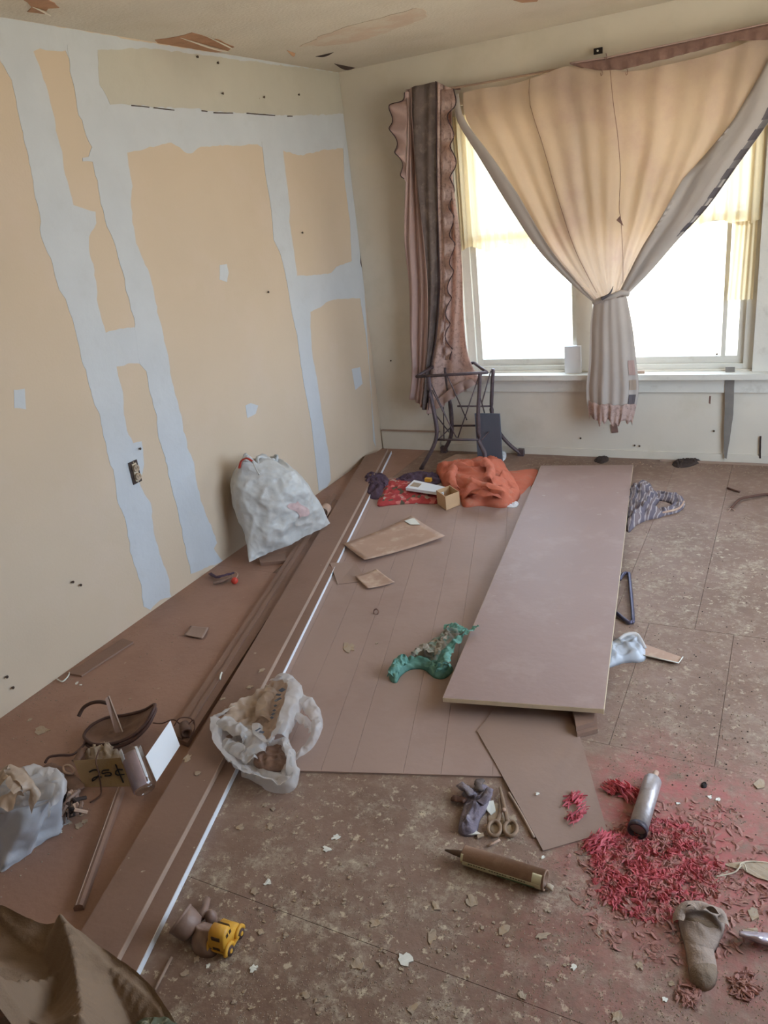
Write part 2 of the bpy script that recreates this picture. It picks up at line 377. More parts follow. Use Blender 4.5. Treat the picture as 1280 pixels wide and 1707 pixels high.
def striped():
    m, t, out = nt_new('striped_shirt_cloth'); N = t.nodes.new; Lk = t.links.new; P = N('ShaderNodeNewGeometry').outputs['Position']
    wv = N('ShaderNodeTexWave'); wv.inputs['Scale'].default_value = 8; wv.inputs['Distortion'].default_value = 4; wv.inputs['Detail'].default_value = 1; wv.inputs['Detail Scale'].default_value = 1.2; Lk(P, wv.inputs['Vector'])
    r = N('ShaderNodeValToRGB'); e = r.color_ramp; e.interpolation = 'CONSTANT'
    e.elements[0].color = (*lin((104, 94, 102)), 1); e.elements[1].position = .42; e.elements[1].color = (*lin((150, 138, 140)), 1)
    q = e.elements.new(.62); q.color = (*lin((172, 160, 154)), 1); q = e.elements.new(.8); q.color = (*lin((120, 104, 104)), 1)
    Lk(wv.outputs[0], r.inputs[0]); b = N('ShaderNodeBsdfPrincipled'); b.inputs['Roughness'].default_value = .9; Lk(r.outputs[0], b.inputs['Base Color']); Lk(b.outputs[0], out.inputs[0]); return m
def glassm(name, tint, op_=.06):
    m, t, out = nt_new(name); N = t.nodes.new; g = N('ShaderNodeBsdfGlossy'); g.inputs['Roughness'].default_value = .05
    tp = N('ShaderNodeBsdfTransparent'); tp.inputs[0].default_value = (*tint, 1); mx = N('ShaderNodeMixShader'); mx.inputs[0].default_value = op_
    t.links.new(tp.outputs[0], mx.inputs[1]); t.links.new(g.outputs[0], mx.inputs[2]); t.links.new(mx.outputs[0], out.inputs[0]); return m
M['floral'] = floral(); M['striped'] = striped(); M['glass'] = glassm('window_glass', (.97, .98, .98)); M['jar'] = glassm('jar_glass', (.93, .92, .91), .09)
rnd = random.Random(5)
# ------------------------------------------------------------------ room
RX, RY, H = 3.9, -5.6, 2.44
WX0, WX1, WZ0, WZ1 = .72, 2.43, .56, 2.14
fl = tag(box('floor', (-.12, RY-.12, -.14), (RX+.12, .12, -.012), M['under']), kind='structure')
def wall(name, boxes, m):
    return tag(mesh(name, *join([boxg(a, b) for a, b in boxes]), m), kind='structure')
wl = wall('wall_left', [((-.12, RY, -.01), (0, 0, H))], M['drywall'])
wb = wall('wall_back', [((-.12, 0, -.01), (WX0, .14, H)), ((WX1, 0, -.01), (RX+.12, .14, H)), ((WX0, 0, -.01), (WX1, .14, WZ0)), ((WX0, 0, WZ1), (WX1, .14, H))], M['wallb'])
# right wall: one wide window beyond the frame
wr = wall('wall_right', [((RX, RY, -.01), (RX+.12, -3.3, H)), ((RX, -1.0, -.01), (RX+.12, 0, H)), ((RX, -3.3, -.01), (RX+.12, -1.0, .4)), ((RX, -3.3, 2.15), (RX+.12, -1.0, H))], M['cream'])
wf = wall('wall_front', [((-.12, RY-.12, -.01), (RX+.12, RY, H))], M['cream'])
ce = tag(box('ceiling', (-.12, RY-.12, H), (RX+.12, .14, H+.1), M['ceil']), kind='structure')
portal('portal_back', ((WX0+WX1)/2, .16, (WZ0+WZ1)/2), (-PI/2, 0, 0), WX1-WX0, WZ1-WZ0)
portal('portal_right', (RX+.13, -2.15, 1.275), (0, PI/2, 0), 1.75, 2.3)
# ground outside
gr = tag(box('ground', (-40, -40, -.6), (40, 40, -.45), M['soil']), kind='structure')
# floor panels with open seams (children of the floor)
g = .0007
def fpanel(x0, y0, x1, y1, dz=0., m='floor'):
    box('floor_panel', (x0+g, y0+g, -.012), (x1-g, y1-g, dz), M[m], fl)
T = -1.975
fpanel(0, T, .36, 0, 0, 'floorleft'); fpanel(.36, T, 2.05, 0); fpanel(2.05, T, 2.36, 0); fpanel(2.36, T, 3.27, 0); fpanel(3.27, T, RX, 0)
fpanel(0, -4.9, 1.07, T, 0, 'floorleft'); fpanel(1.07, -2.75, 2.19, T); fpanel(2.19, -2.75, 2.5, T, -.0005); fpanel(2.5, -2.75, 3.3, T, -.0008); fpanel(3.3, -2.75, RX, T)
fpanel(1.07, -3.66, 3.3, -2.75); fpanel(3.3, -3.66, RX, -2.75)
fpanel(1.07, -4.9, 3.3, -3.66); fpanel(3.3, -4.9, RX, -3.66)
fpanel(2.19, RY, RX, -4.9); fpanel(0, RY, 2.19, -4.9)
# ---- joint compound on the left wall: real thin layers trowelled over the drywall
def onleft(name, px, th, m, seed=1, amp=.008, step=.02, off=0.):
    P = [U(x, y, 0, 0.) for x, y in px]; P = jag(P, amp, step, seed)
    for p in P: p.x = th+off; p.z = min(max(p.z, .002), H-.001); p.y = min(p.y, -.0005)
    return plate(name, P, th, m, wl, (1, 0, 0))
onleft('joint_compound', [(-200,-20),(0,26),(240,70),(574,118),(577,180),(581,240),(572,248),(540,250),(505,259),(488,257),(470,250),(435,243),(428,240),(400,242),(345,243),(330,247),(322,256),(308,255),(300,245),(285,238),(250,246),(213,255),(175,262),(150,180),(110,85),(55,84),(30,95),(-5,90),(-60,84),(-260,60)], .0008, M['compound'], 1)
onleft('joint_compound', [(-2,70),(0,100),(20,135),(32,200),(42,240),(60,330),(68,370),(68,395),(88,440),(96,470),(112,510),(125,550),(140,610),(150,650),(165,690),(180,760),(192,800),(195,830),(210,870),(218,920),(235,975),(238,1010),(250,1016),(266,1002),(285,994),(282,965),(268,930),(257,890),(250,840),(233,812),(232,806),(240,775),(236,735),(222,738),(214,725),(208,690),(205,660),(196,625),(195,612),(212,605),(235,607),(246,606),(262,600),(262,540),(224,545),(200,548),(175,553),(166,520),(160,480),(158,450),(148,420),(148,395),(160,372),(158,352),(140,348),(122,342),(108,290),(102,250),(92,200),(78,150),(72,130),(55,84),(52,70)], .0012, M['compound'], 2)
onleft('joint_compound', [(112,75),(118,120),(125,150),(130,190),(140,212),(152,245),(148,262),(136,263),(138,270),(154,268),(162,300),(168,340),(178,375),(192,410),(203,450),(212,490),(222,530),(226,560),(232,607),(244,620),(248,650),(260,690),(264,730),(275,762),(285,810),(296,850),(302,880),(310,920),(318,958),(345,945),(371,936),(356,915),(362,905),(348,870),(336,840),(326,800),(322,770),(312,745),(302,695),(290,650),(280,600),(272,560),(262,520),(256,480),(245,450),(226,405),(218,345),(220,310),(213,275),(213,250),(180,170),(160,78)], .0016, M['compound'], 3)
onleft('joint_compound', [(436,235),(442,290),(452,350),(456,400),(468,425),(478,470),(486,520),(495,560),(500,600),(508,650),(518,700),(526,770),(531,818),(545,812),(551,800),(548,760),(538,700),(530,645),(520,590),(517,545),(517,520),(534,512),(545,503),(556,499),(600,497),(610,560),(618,640),(622,735),(626,745),(617,640),(606,470),(578,235),(572,246),(574,300),(583,370),(586,435),(560,445),(552,455),(540,457),(515,459),(495,460),(490,420),(482,370),(483,345),(476,290),(470,240)], .0020, M['compound'], 4, .004)
onleft('paint_layer', [(162,84),(240,80),(574,122),(577,190),(485,193),(440,190),(380,187),(300,180),(215,175),(183,174),(166,140)], .0006, M['cream'], 6, .007, .02, .0018)
for px in ([(366,442),(378,440),(381,455),(378,470),(366,466)], [(23,650),(41,648),(43,682),(24,680)], [(409,676),(418,672),(430,676),(426,690),(412,697)], [(586,615),(600,612),(604,640),(592,650)]):
    onleft('filler_patch', px, .0012, M['compound'], px[0][0], .002, .012)
for i, (a, b, c, d) in enumerate([(218,175,248,178), (255,179,290,183), (335,184,345,185), (355,187,388,188), (410,188,458,192), (478,193,487,193)]):
    onleft('open_seam', [(a,b),(c,d),(c,d+1.6),(a,b+2)], .0006, M['dark'], i, .001, .02, .0026)
onleft('open_seam', [(600,420),(602,440),(605,452),(604,452),(600,438)], .0006, M['dark'], 9, .0005, .02, .0026)
for i, (x, y) in enumerate([(133,975),(10,1128),(20,1146),(120,970),(370,156),(362,105),(328,95),(497,158),(439,162),(503,388),(232,748),(446,487)]):
    p = U(x, y, 0, .004); q = p+Vector((.008, 0, 0))
    mesh('nail', *latheg(p, q, [(0, .003), (.7, .003), (.7, .006), (1, .006)], 8), M['nailm'], wl)
# electrical outlet
op_ = U(225, 787, 0, .004); ot = thing('wall_outlet', 'uncovered double electrical outlet in black box on left wall', 'outlet', op_)
ot['_w'] = tuple(op_)
def obox(name, dy0, dy1, dz0, dz1, x0, x1, m, par): return box(name, (x0, op_.y+dy0, op_.z+dz0), (x1, op_.y+dy1, op_.z+dz1), m, par)
obox('box_opening', -.027, .027, -.052, .052, .003, .006, M['dark'], ot)
obox('receptacle_body', -.013, .013, -.042, .042, .006, .012, M['twine'], ot)
for s in (-1, 1):
    c = op_+Vector((.004, 0, s*.02)); f = mesh('receptacle_face', *latheg(c, c+Vector((.014, 0, 0)), [(0, .017), (1, .0165)], 14), M['flaked'], ot)
    for dy in (-.006, .006): mesh('slot', *boxg((c.x+.013, c.y+dy-.0012, c.z-.004), (c.x+.0148, c.y+dy+.0012, c.z+.006)), M['dark'], f)
for s in (-1, 1): obox('mounting_screw', -.003, .003, s*.047-.003, s*.047+.003, .006, .01, M['flaked'], ot)
# ceiling: peeled patches
def onceil(name, px, th, m, seed, amp=.01, step=.025):
    P = flat(jag([U(x, y, 2, H) for x, y in px], amp, step, seed), 2, H)
    return plate(name, P, th, m, ce, (0, 0, 1))
onceil('bare_patch', [(258,66),(290,62),(320,54),(340,60),(370,68),(388,78),(376,86),(350,88),(300,80),(268,75)], .002, M['bare'], 1)
onceil('bare_patch', [(40,0),(52,-12),(75,-14),(85,0),(98,12),(80,14),(75,23),(45,20),(52,10)], .002, M['bare'], 2)
onceil('bare_patch', [(855,0),(900,-6),(895,2),(870,4)], .002, M['bare'], 3, .003)
onceil('stained_paper', [(500,78),(530,62),(580,44),(640,28),(700,12),(712,28),(680,42),(640,55),(590,70),(540,76)], .0015, M['blush'], 4, .02, .03)
def flap(px, curl, m, seed):
    a, b, wv = U(*px[0], 2, H), U(*px[1], 2, H), Vector((*px[2], 0))
    def fn(u, v):
        p = a.lerp(b, u)+wv*(v*math.sin(PI*min(1, u*1.02)+.05)*1.); p.z = H-.003-curl*v*v*math.sin(PI*u); return p
    mesh('paint_flap', *gridg(fn, 12, 4, .0015), m, ce, True)
flap([(557,105),(592,112),(-.008,.012)], .02, M['dark'], 1); flap([(614,117),(648,107),(.004,.012)], .02, M['dark'], 2)
flap([(526,93),(556,86),(0,.006)], .01, M['dark'], 3); flap([(300,62),(385,86),(0.01,.03)], .016, M['ceil'], 4); flap([(340,58),(388,80),(0.02,.03)], .02, M['ceil'], 5)
flap([(52,10),(80,20),(.02,.02)], .02, M['ceil'], 6); flap([(478,83),(492,88),(0,.012)], .02, M['bare'], 7)
# back wall: baseboard, sill, trims
b0 = tag(box('baseboard_back', (.012, -.016, 0), (.47, 0, .135), M['wallb']), kind='structure')
tag(mesh('trim_1', *join([boxg((.012, -.024, .135), (.40, 0, .142)), boxg((.40, -.024, .135), (.47, 0, .142))]), M['pedge']), kind='structure')
tag(box('baseboard_back', (.47, -.008, 0), (RX, 0, .05), M['wallb']), kind='structure')
W1 = tag(mesh('window_1', *join([boxg((WX0, .02, WZ0), (WX0+.05, .12, WZ1)), boxg((WX1-.05, .02, WZ0), (WX1, .12, WZ1)), boxg((WX0+.05, .022, WZ1-.05), (WX1-.05, .118, WZ1)), boxg((WX0+.05, .022, WZ0), (WX1-.05, .118, WZ0+.03)), boxg((1.44, -.005, WZ0+.001), (1.54, .119, WZ1-.001))]), M['trim']), kind='structure')
W1['_w'] = tuple(W1.location)
box('sill', (.66, -.085, WZ0-.04), (2.62, .02, WZ0-.008), M['trim'], W1); box('apron', (.70, -.02, WZ0-.13), (2.58, 0, WZ0-.04), M['trim'], W1)
box('casing', (WX1, -.02, WZ0-.008), (WX1+.11, 0, WZ1+.09), M['trim'], W1); box('casing', (WX0-.11, -.02, WZ0-.008), (WX0, 0, WZ1+.09), M['trim'], W1)
box('head_casing', (WX0-.11, -.022, WZ1), (WX1+.11, 0, WZ1+.09), M['wallb'], W1)
for (x0, x1, mv) in ((WX0+.0505, 1.4395, None), (1.5405, WX1-.0505, 2.27)):
    for (z0, z1, y) in ((WZ0+.0305, 1.41, .045), (1.37, WZ1-.0505, .08)):
        s = mesh('sash', *join([boxg((x0, y, z0), (x0+.035, y+.03, z1)), boxg((x1-.035, y, z0), (x1, y+.03, z1)), boxg((x0+.035, y+.001, z0), (x1-.035, y+.029, z0+.04)), boxg((x0+.035, y+.001, z1-.04), (x1-.035, y+.029, z1))]+([boxg((mv-.012, y+.005, z0), (mv+.012, y+.025, z1))] if mv else [])), M['trim'], W1)
        box('pane', (x0+.035, y+.013, z0+.04), (x1-.035, y+.017, z1-.04), M['glass'], s)
# small things on sill
tag(box('sill_lath', (1.545, -.05, WZ0-.008), (1.85, -.03, WZ0+.008), M['pedge']), 'thin pale wood strip lying on the window sill right of curtain', 'wood strip')
bx = U(975, 605, 1, -.03)
tag(box('sill_block', (1.37, -.03, WZ0-.008), (1.47, .015, WZ0+.16), M['paper']), 'pale paper packet standing on the sill at the middle mullion', 'packet')
# dark strap on back wall, right
def onback(name, px, th, m, off, par=None, amp=0., step=.02, seed=0):
    P = [U(x, y, 1, -off) for x, y in px]
    if amp: P = jag(P, amp, step, seed)
    for p in P: p.y = -off
    return plate(name, P, th, m, par, (0, -1, 0))
tag(onback('hanging_strap', [(1209,612),(1225,612),(1222,690),(1216,735),(1211,765),(1207,763),(1206,730),(1208,680)], .004, M['strap'], .026, None, .002, .03), 'long dark grey strap hanging down below right end of the sill', 'strap')
for px in ([(1018,708),(1028,706),(1030,721),(1020,722)],):
    tag(onback('wall_jack', px, .008, M['header'], .0085), 'small brown box on back wall below the knotted curtain', 'wall box')
for i, (x, y) in enumerate([(652,601),(968,730),(1058,742),(1066,743),(1190,718),(1195,590)]):
    p = U(x, y, 1, 0); mesh('nail', *latheg(p, p+Vector((0, -.008, 0)), [(0, .003), (.7, .003), (.7, .006), (1, .006)], 8), M['nailm'], wb)
onback('wall_crack', [(1266,727),(1269,727),(1268,764),(1265,764)], .003, M['dark'], .011, wb, .002, .02)
onback('wall_crack', [(1182,660),(1185,660),(1184,674),(1181,672)], .001, M['header'], .001, wb, .002, .02)
# ------------------------------------------------------------------ curtain rod, curtains
rod = thing('curtain_rod', 'thin sagging curtain rod running along the top of the window', 'curtain rod', U(900, 118, 1, -.07)); rod['_w'] = tuple(rod.location)
rp = [(690,150),(757,146),(900,121),(1000,103),(1100,82),(1200,62),(1290,44),(1350,32)]
tube('rod', [U(x, y, 1, -.07) for x, y in rp], .006, M['pedge'], rod, 8, 4)
for x, y in ((760,145),(1215,59)):
    a = U(x, y, 1, -.07); box('bracket', (a.x-.008, -.07, a.z-.012), (a.x+.008, -.022, a.z+.004), M['header'], rod)
bk = U(997, 85, 1, -.03); cb = thing('rod_hook', 'small dark bracket above the gathered middle of the curtain', 'bracket', bk); cb['_w'] = tuple(bk)
box('plate', (bk.x-.022, -.04, bk.z-.014), (bk.x+.022, -.0225, bk.z+.014), M['ink'], cb)
mesh('screw', *latheg((bk.x, -.04, bk.z), (bk.x, -.046, bk.z), [(0, .005), (1, .005)], 8), M['flake'], cb)
YC = -.11
def B(x, y, d=0.): return U(x, y, 1, YC+d)
topL = resample(cat([B(*q) for q in [(757,158),(800,148),(850,141),(900,126),(945,110),(985,112),(1015,117),(1060,118),(1120,106),(1180,92),(1230,76),(1290,52),(1345,34)]], 5), 201)
edL = resample(cat([B(*q) for q in [(757,158),(762,200),(800,263),(850,345),(900,418),(950,468),(992,503)]], 5), 61)
edR = resample(cat([B(*q) for q in [(1345,34),(1300,165),(1280,205),(1230,275),(1180,345),(1130,400),(1085,452),(1046,492)]], 5), 61)
KL, KR = edL[-1], edR[-1]
def li(A, t):
    f = t*(len(A)-1); i = min(int(f), len(A)-2); return A[i].lerp(A[i+1], f-i)
def fan(u, v, dy=0.):
    T_ = li(topL, u); K = KL.lerp(KR, u); p = T_.lerp(K, v)
    p += (1-u)**1.5*(li(edL, v)-topL[0].lerp(KL, v)) + u**1.5*(li(edR, v)-topL[-1].lerp(KR, v))
    amp = .010+.014*math.sin(PI*v)
    # soft folds hanging from the rod and pulled together at the knot
    f = math.sin(u*38+1.5*math.sin(u*9))*.6+math.sin(u*83+2)*.4
    p.y = YC+dy+f*amp*.8-.02*math.sin(PI*v)*(1-abs(2*u-1))-.03*v**3
    p.y -= .02*math.exp(-((u-.42)/.05)**2)*v
    return p
ct = thing('tied_curtain', 'beige cotton curtain gathered into a knot in the middle of the window', 'curtain', (1.55, YC, .3)); ct['_w'] = tuple(ct.location)
mesh('curtain_panel', *gridg(lambda u, v: fan(.03+u*.94, v), 150, 40), M['curtain'], ct, True)
def hem(name, u0, u1, fw, m):
    def fn(u, v):
        k = .35+.65*min(1, v*2.2)
        uu = u0+(u1-u0)*u*k*fw(v); p = fan(uu, v, -.012); p.y -= .006*math.sin(u*PI); return p
    return mesh(name, *gridg(fn, 8, 40, .0012), m, ct, True)
hem('folded_hem', 0, .05, lambda v: 1+v*1.1, M['curtain2']); hr = hem('folded_hem', 1, .87, lambda v: 1+v*1.3, M['curtain2'])
def edge_band(u, v):
    vv = .22+.5*v; return fan(1-.020*(1+vv)*u-.001, vv, -.0165)
mesh('edge_band', *gridg(edge_band, 3, 50, .0008), M['bandgrey'], hr)
for k in range(7):
    v0 = .24+k*.07; v1 = v0+.040
    def fn(u, v, v0=v0, v1=v1):
        vv = v0+(v1-v0)*v; p = fan(1-.022*(1+vv)*u-.001, vv, -.0185); return p
    mesh('dark_check', *gridg(fn, 3, 4, .001), M['check'], hr)
# seams and knot
for u0 in (.25,):
    tube('seam', [fan(u0, v/20*.95, -.004) for v in range(21)], .0015, M['header'], ct, 5)
kn = [B(990,505,-.04), B(1005,498,-.06), B(1020,494,-.07), B(1035,488,-.06), B(1048,490,-.04)]
tube('knot', kn, .016, M['curtain2'], ct, 10, 5)
tube('knot_tail', [B(1003,498,-.08), B(1016,490,-.09), B(1022,477,-.1)], lambda t: .010*(1-t)+.001, M['check'], ct, 8, 5)
tl = resample(cat([B(*q) for q in [(992,500),(986,540),(984,600),(979,650),(984,692)]], 5), 41)
tr_ = resample(cat([B(*q) for q in [(1046,492),(1056,545),(1062,600),(1066,650),(1056,698)]], 5), 41)
def tail(u, v, side=1):
    p = li(tl, v).lerp(li(tr_, v), u)
    f = math.sin(u*30+math.sin(v*3)*.8)*.5+math.sin(u*13+1)*.5
    p.y = YC-.03+side*(-.035-.012*v)*math.sin(PI*u)+f*.008*(.4+v)*side
    p.z += (.012*math.sin(u*17)+.01*math.sin(u*41))*v**8
    return p
tp = mesh('hanging_tail', *gridg(lambda u, v: tail(u, v), 60, 40), M['curtain2'], ct, True)
mesh('tail_back', *gridg(lambda u, v: tail(u, v, -.4), 30, 24), M['curtain2'], ct, True)
for v0, v1, mm in ((.50, .62, 'mauve'), (.66, .74, 'curtain'), (.78, .90, 'check')):
    mesh('tail_check', *gridg(lambda u, v: tail(.84+.12*u, v0+(v1-v0)*v)+Vector((0, -.004, 0)), 4, 4, .001), M[mm], tp)
mesh('tail_ruffle', *gridg(lambda u, v: tail(u, .86+.16*v)+Vector((0, -.006-.008*math.sin(u*50)*v, .006*math.sin(u*60)*v)), 60, 6, .001), M['lace'], tp, True)
# pull cord
pc = thing('pull_cord', 'thin dark pull cord with small triangular tag hanging before the curtain', 'cord', B(1035, 470, -.1)); pc['_w'] = tuple(pc.location)
cdp = [(1017,117,-.05),(1022,170,-.06),(1030,230,-.07),(1034,290,-.075),(1032,345,-.08),(1035,370,-.08),(1038,430,-.09),(1038,472,-.095)]
tube('cord', [B(x, y, d) for x, y, d in cdp], .0016, M['header'], pc, 5, 5)
tg = [B(1033,360,-.085), B(1027,367,-.085), B(1039,377,-.085)]
plate('tag', tg, .004, M['header'], pc, (0, -1, 0))
# lace header along right end of rod
hd = thing('curtain_header', 'torn brown lace valance strip along right half of the rod', 'valance', B(1150, 90)); hd['_w'] = tuple(hd.location)
hT = resample([B(*q, -.02) for q in [(950,107),(1010,98),(1100,79),(1200,58),(1290,38),(1345,27)]], 60); hB = resample(jag([B(*q, -.02) for q in [(960,110),(1000,117),(1035,116),(1090,103),(1150,88),(1225,68),(1290,66),(1345,58)]], .004, .02, 3, False), 60)
mesh('strip', *gridg(lambda u, v: li(hT, u).lerp(li(hB, u), v)+Vector((0, .006*math.sin(u*90)*v, 0)), 120, 5, .0015), M['header'], hd, True)
tube('stitched_edge', [p+Vector((0, -.004, .004)) for p in hT], .004, M['mauve'], hd, 6)
for x, y in ((1003,123),(1045,122),(1010,96)):
    a = B(x, y, -.03); tube('hook', [a+Vector((0, 0, .02)), a+Vector((.004, 0, 0)), a+Vector((-.004, 0, -.008)), a+Vector((-.006, 0, .004))], .0018, M['header'], hd, 5, 4)
# left ruffled curtain
lc = thing('ruffled_curtain', 'mauve ruffled side curtain with dark central band left of the window', 'curtain', (.5, YC, .4)); lc['_w'] = tuple(lc.location)
def pl(q, n=41, d=-.02): return resample(cat([B(x, y, d) for x, y in q], 5), n)
cL = pl([(678,150),(682,200),(678,300),(675,400),(682,480),(684,560),(688,620),(684,664)])
c1 = pl([(688,146),(690,200),(698,300),(709,400),(715,480),(715,560),(712,620),(707,680)])
c2 = pl([(729,136),(730,200),(731,300),(733,400),(734,480),(729,560),(719,620),(716,690)])
cR = pl([(756,150),(754,200),(754,290),(765,380),(771,460),(775,540),(784,595),(803,632)])
def strip(name, a, b, n, m, wob, off=0., v1=1., ph=0.):
    def fn(u, v):
        v = v*v1; p = li(a, v).lerp(li(b, v), u); p.y += off-wob*math.sin(u*n+ph+v*2.)-.012*math.sin(u*n*2.3+v*7); return p
    return mesh(name, *gridg(fn, 30, 60, .0015), m, lc, True)
strip('side_panel', cL, c1, 7, M['mauve'], .012); strip('dark_band', c1, c2, 4, M['darkst'], .018, -.01); strip('lace_panel', c2, cR, 6, M['lace'], .014)
tube('band_edge', [li(c2, t/40)+Vector((.002, -.03, 0)) for t in range(41)], .003, M['darktrim'], lc, 5)
tube('band_edge', [li(c1, t/40)+Vector((0, -.028, 0)) for t in range(41)], .002, M['mauve'], lc, 5)
def ruffle(inn, out, waves, amp, m, trim=True, w0=0.):
    I = pl(inn, 61, -.035); O = pl(out, 61, -.05)
    def edge(v): 
        p = li(O, v); p = p+Vector((.010*math.sin(v*waves), -amp*math.cos(v*waves), .008*math.cos(v*waves*.9+1))); return p
    def fn(u, v): return li(I, v).lerp(edge(v), u)
    r = mesh('ruffle', *gridg(fn, 6, 160, .001), m, lc, True)
    if trim: mesh('ruffle_trim', *tubeg([edge(v/160) for v in range(161)], .0032, 5), M['darktrim'], r, True)
ruffle([(684,152),(680,200),(677,250),(677,304)], [(678,156),(650,186),(660,245),(674,300)], 26, .028, M['mauve'])
ruffle([(734,150),(734,230),(735,290),(738,380),(741,460),(742,520),(742,600)], [(760,150),(750,200),(756,262),(752,340),(754,420),(748,500),(746,560),(754,600)], 62, .034, M['lace'])
ruffle([(712,672),(735,660),(760,640),(795,628)], [(712,690),(742,674),(770,652),(800,640)], 30, .012, M['mauve'], False)
# sheers on the upper sashes
def sheer(name, x0, x1, z0, z1, label, y=.0, jagb=.02):
    def fn(u, v):
        return Vector((x0+(x1-x0)*u, y+.012*math.sin(u*(x1-x0)*95+2*math.sin(u*7))+.006*math.sin(u*(x1-x0)*211), z1+(z0-z1)*v+jagb*v*math.sin(u*19)))
    return tag(mesh(name, *gridg(fn, 160, 10), M['sheer'], None, True), label, 'sheer curtain')
sheer('sheer_curtain', WX0+.01, 1.43, 1.33, 2.09, 'yellowed pleated sheer curtain in the left half of window')
sheer('sheer_curtain', 1.55, WX1-.01, 1.36, 2.09, 'yellowed pleated sheer curtain in the right half of window')
def sheer2():
    def fn(u, v): return Vector((2.30+.11*u-.02*v*(1-u), -.003+.008*math.sin(u*30), 1.36+(.95-1.36)*v))
    return tag(mesh('sheer_remnant', *gridg(fn, 24, 10), M['sheer'], None, True), 'narrow torn strip of sheer fabric hanging at right window jamb', 'sheer curtain')
sheer2()
# ------------------------------------------------------------------ sewing machine stand
st = thing('sewing_stand', 'rusty wrought iron treadle sewing machine stand under the window', 'sewing machine stand', (.75, -.25, 0)); st['_w'] = tuple(st.location)
def leg(pts):
    P = [U(x, y, 1, d) for x, y, d in pts]; P[-1].z = .012
    tube('leg', P, .0155, M['iron'], st, 8, 5, flatk=.8); return P
l1 = leg([(714,628,-.36),(717,655,-.36),(724,690,-.36),(728,720,-.365),(722,745,-.38),(703,781,-.40)])
l2 = leg([(742,612,-.10),(747,650,-.10),(752,690,-.10),(752,725,-.09),(740,752,-.05)])
l3 = leg([(800,622,-.34),(799,650,-.34),(797,690,-.34),(799,735,-.34),(808,757,-.37),(806,776,-.38)])
l4 = leg([(822,615,-.12),(820,650,-.12),(820,690,-.12),(832,720,-.10),(848,740,-.07),(868,748,-.045)])
for P in (l2, l4):
    a = P[-1]; box('foot', (a.x-.02, a.y-.015, 0), (a.x+.02, a.y+.02, .045), M['iron'], st)
for P in (l1, l3):
    a = P[-1]; box('foot', (a.x-.012, a.y-.012, 0), (a.x+.012, a.y+.012, .015), M['iron'], st)
def bar(name, a, b, r=.007, m='iron'): tube(name, [U(*a[:2], 1, a[2]), U(*b[:2], 1, b[2])], r, M[m], st, 6)
for a, b in (((694,628,-.36),(812,621,-.34)), ((727,608,-.10),(790,605,-.10)), ((694,628,-.36),(727,608,-.10)), ((812,621,-.34),(790,605,-.10))): bar('top_rail', a, b, .010)
bar('cross_bar', (728,733,-.365), (798,733,-.34)); bar('cross_bar', (753,710,-.09), (826,709,-.10)); bar('cross_bar', (762,677,-.22), (820,677,-.12), .006)
for a, b in (((716,634,-.36),(756,722,-.3)), ((720,650,-.36),(761,730,-.36)), ((745,625,-.3),(778,700,-.2)), ((797,630,-.34),(763,730,-.36)), ((818,618,-.13),(803,672,-.2)), ((738,625,-.1),(740,735,-.1)), ((725,690,-.36),(748,720,-.1)), ((797,650,-.3),(808,690,-.14)), ((730,733,-.36),(752,712,-.1)), ((803,733,-.34),(822,712,-.11))): bar('brace', a, b, .004)
tag(box('slate_panel', (.815, -.20, 0), (.985, -.185, .33), M['slate']), 'dark slate blue board standing behind sewing machine stand', 'board').data
# ------------------------------------------------------------------ sheets and boards on the floor
dv = Vector((-.29, .957, 0)).normalized(); du = Vector((.957, .29, 0))
sh0 = U(475, 1284, 2, .006); sh0 = Vector((sh0.x, sh0.y, 0))-du*.26
def groovesheet():
    Wd = 1.06; prof = [(0, 0)]; x = 0
    for wd in (.12, .12, .14, .10, .17, .12, .16, .13):
        prof += [(x+.001, .006), (x+wd-.0010, .006), (x+wd-.0006, .0048), (x+wd-.0002, .0048)]; x += wd
    prof = [(min(a, Wd), b) for a, b in prof]+[(Wd, 0)]
    V = [sh0+du*a+Vector((0, 0, b+.0004))+dv*t for t in (0, 2.75) for a, b in prof]; n = len(prof)
    F = [(i, (i+1) % n, (i+1) % n+n, i+n) for i in range(n)]+[tuple(range(n-1, -1, -1)), tuple(range(n, 2*n))]
    return V, F
tag(mesh('panelling_sheet', *groovesheet(), M['sheet']), 'large thin sheet of grooved panelling lying flat in the middle of the floor', 'panelling sheet')
# big raised panel
pn = thing('loose_panel', 'long dusty wooden panel lying propped on a block at right of centre', 'wooden panel', U(900, 980)); pn['_w'] = tuple(pn.location)
pz = (.030, .030, .075, .075)
pc_ = [U(x, y, 2, z) for (x, y), z in zip([(902,776),(1055,775),(1006,1182),(738,1163)], pz)]
mesh('top_layer', *plateg(pc_, .008), M['panel'], pn)
pc2 = [p+Vector((0, 0, -.0085)) for p in pc_]; cen = sum(pc2, Vector())/4; pc2 = [cen+(p-cen)*.998 for p in pc2]
mesh('bottom_layer', *plateg(pc2, .009), M['paneledge'], pn)
for i, (a, b) in enumerate([(0, 3), (1, 2), (2, 3)]):
    A, Bv = pc_[a], pc_[b]; cc = sum(pc_, Vector())/4; ins = ((cc-(A+Bv)/2)*1); ins.z = 0; ins.normalize()
    mesh('edge_band', *plateg([A-ins*.0012-Vector((0,0,.0006)), Bv-ins*.0012-Vector((0,0,.0006)), Bv+ins*.0006-Vector((0,0,.0006)), A+ins*.0006-Vector((0,0,.0006))], .0165), M['paneledge'], pn)
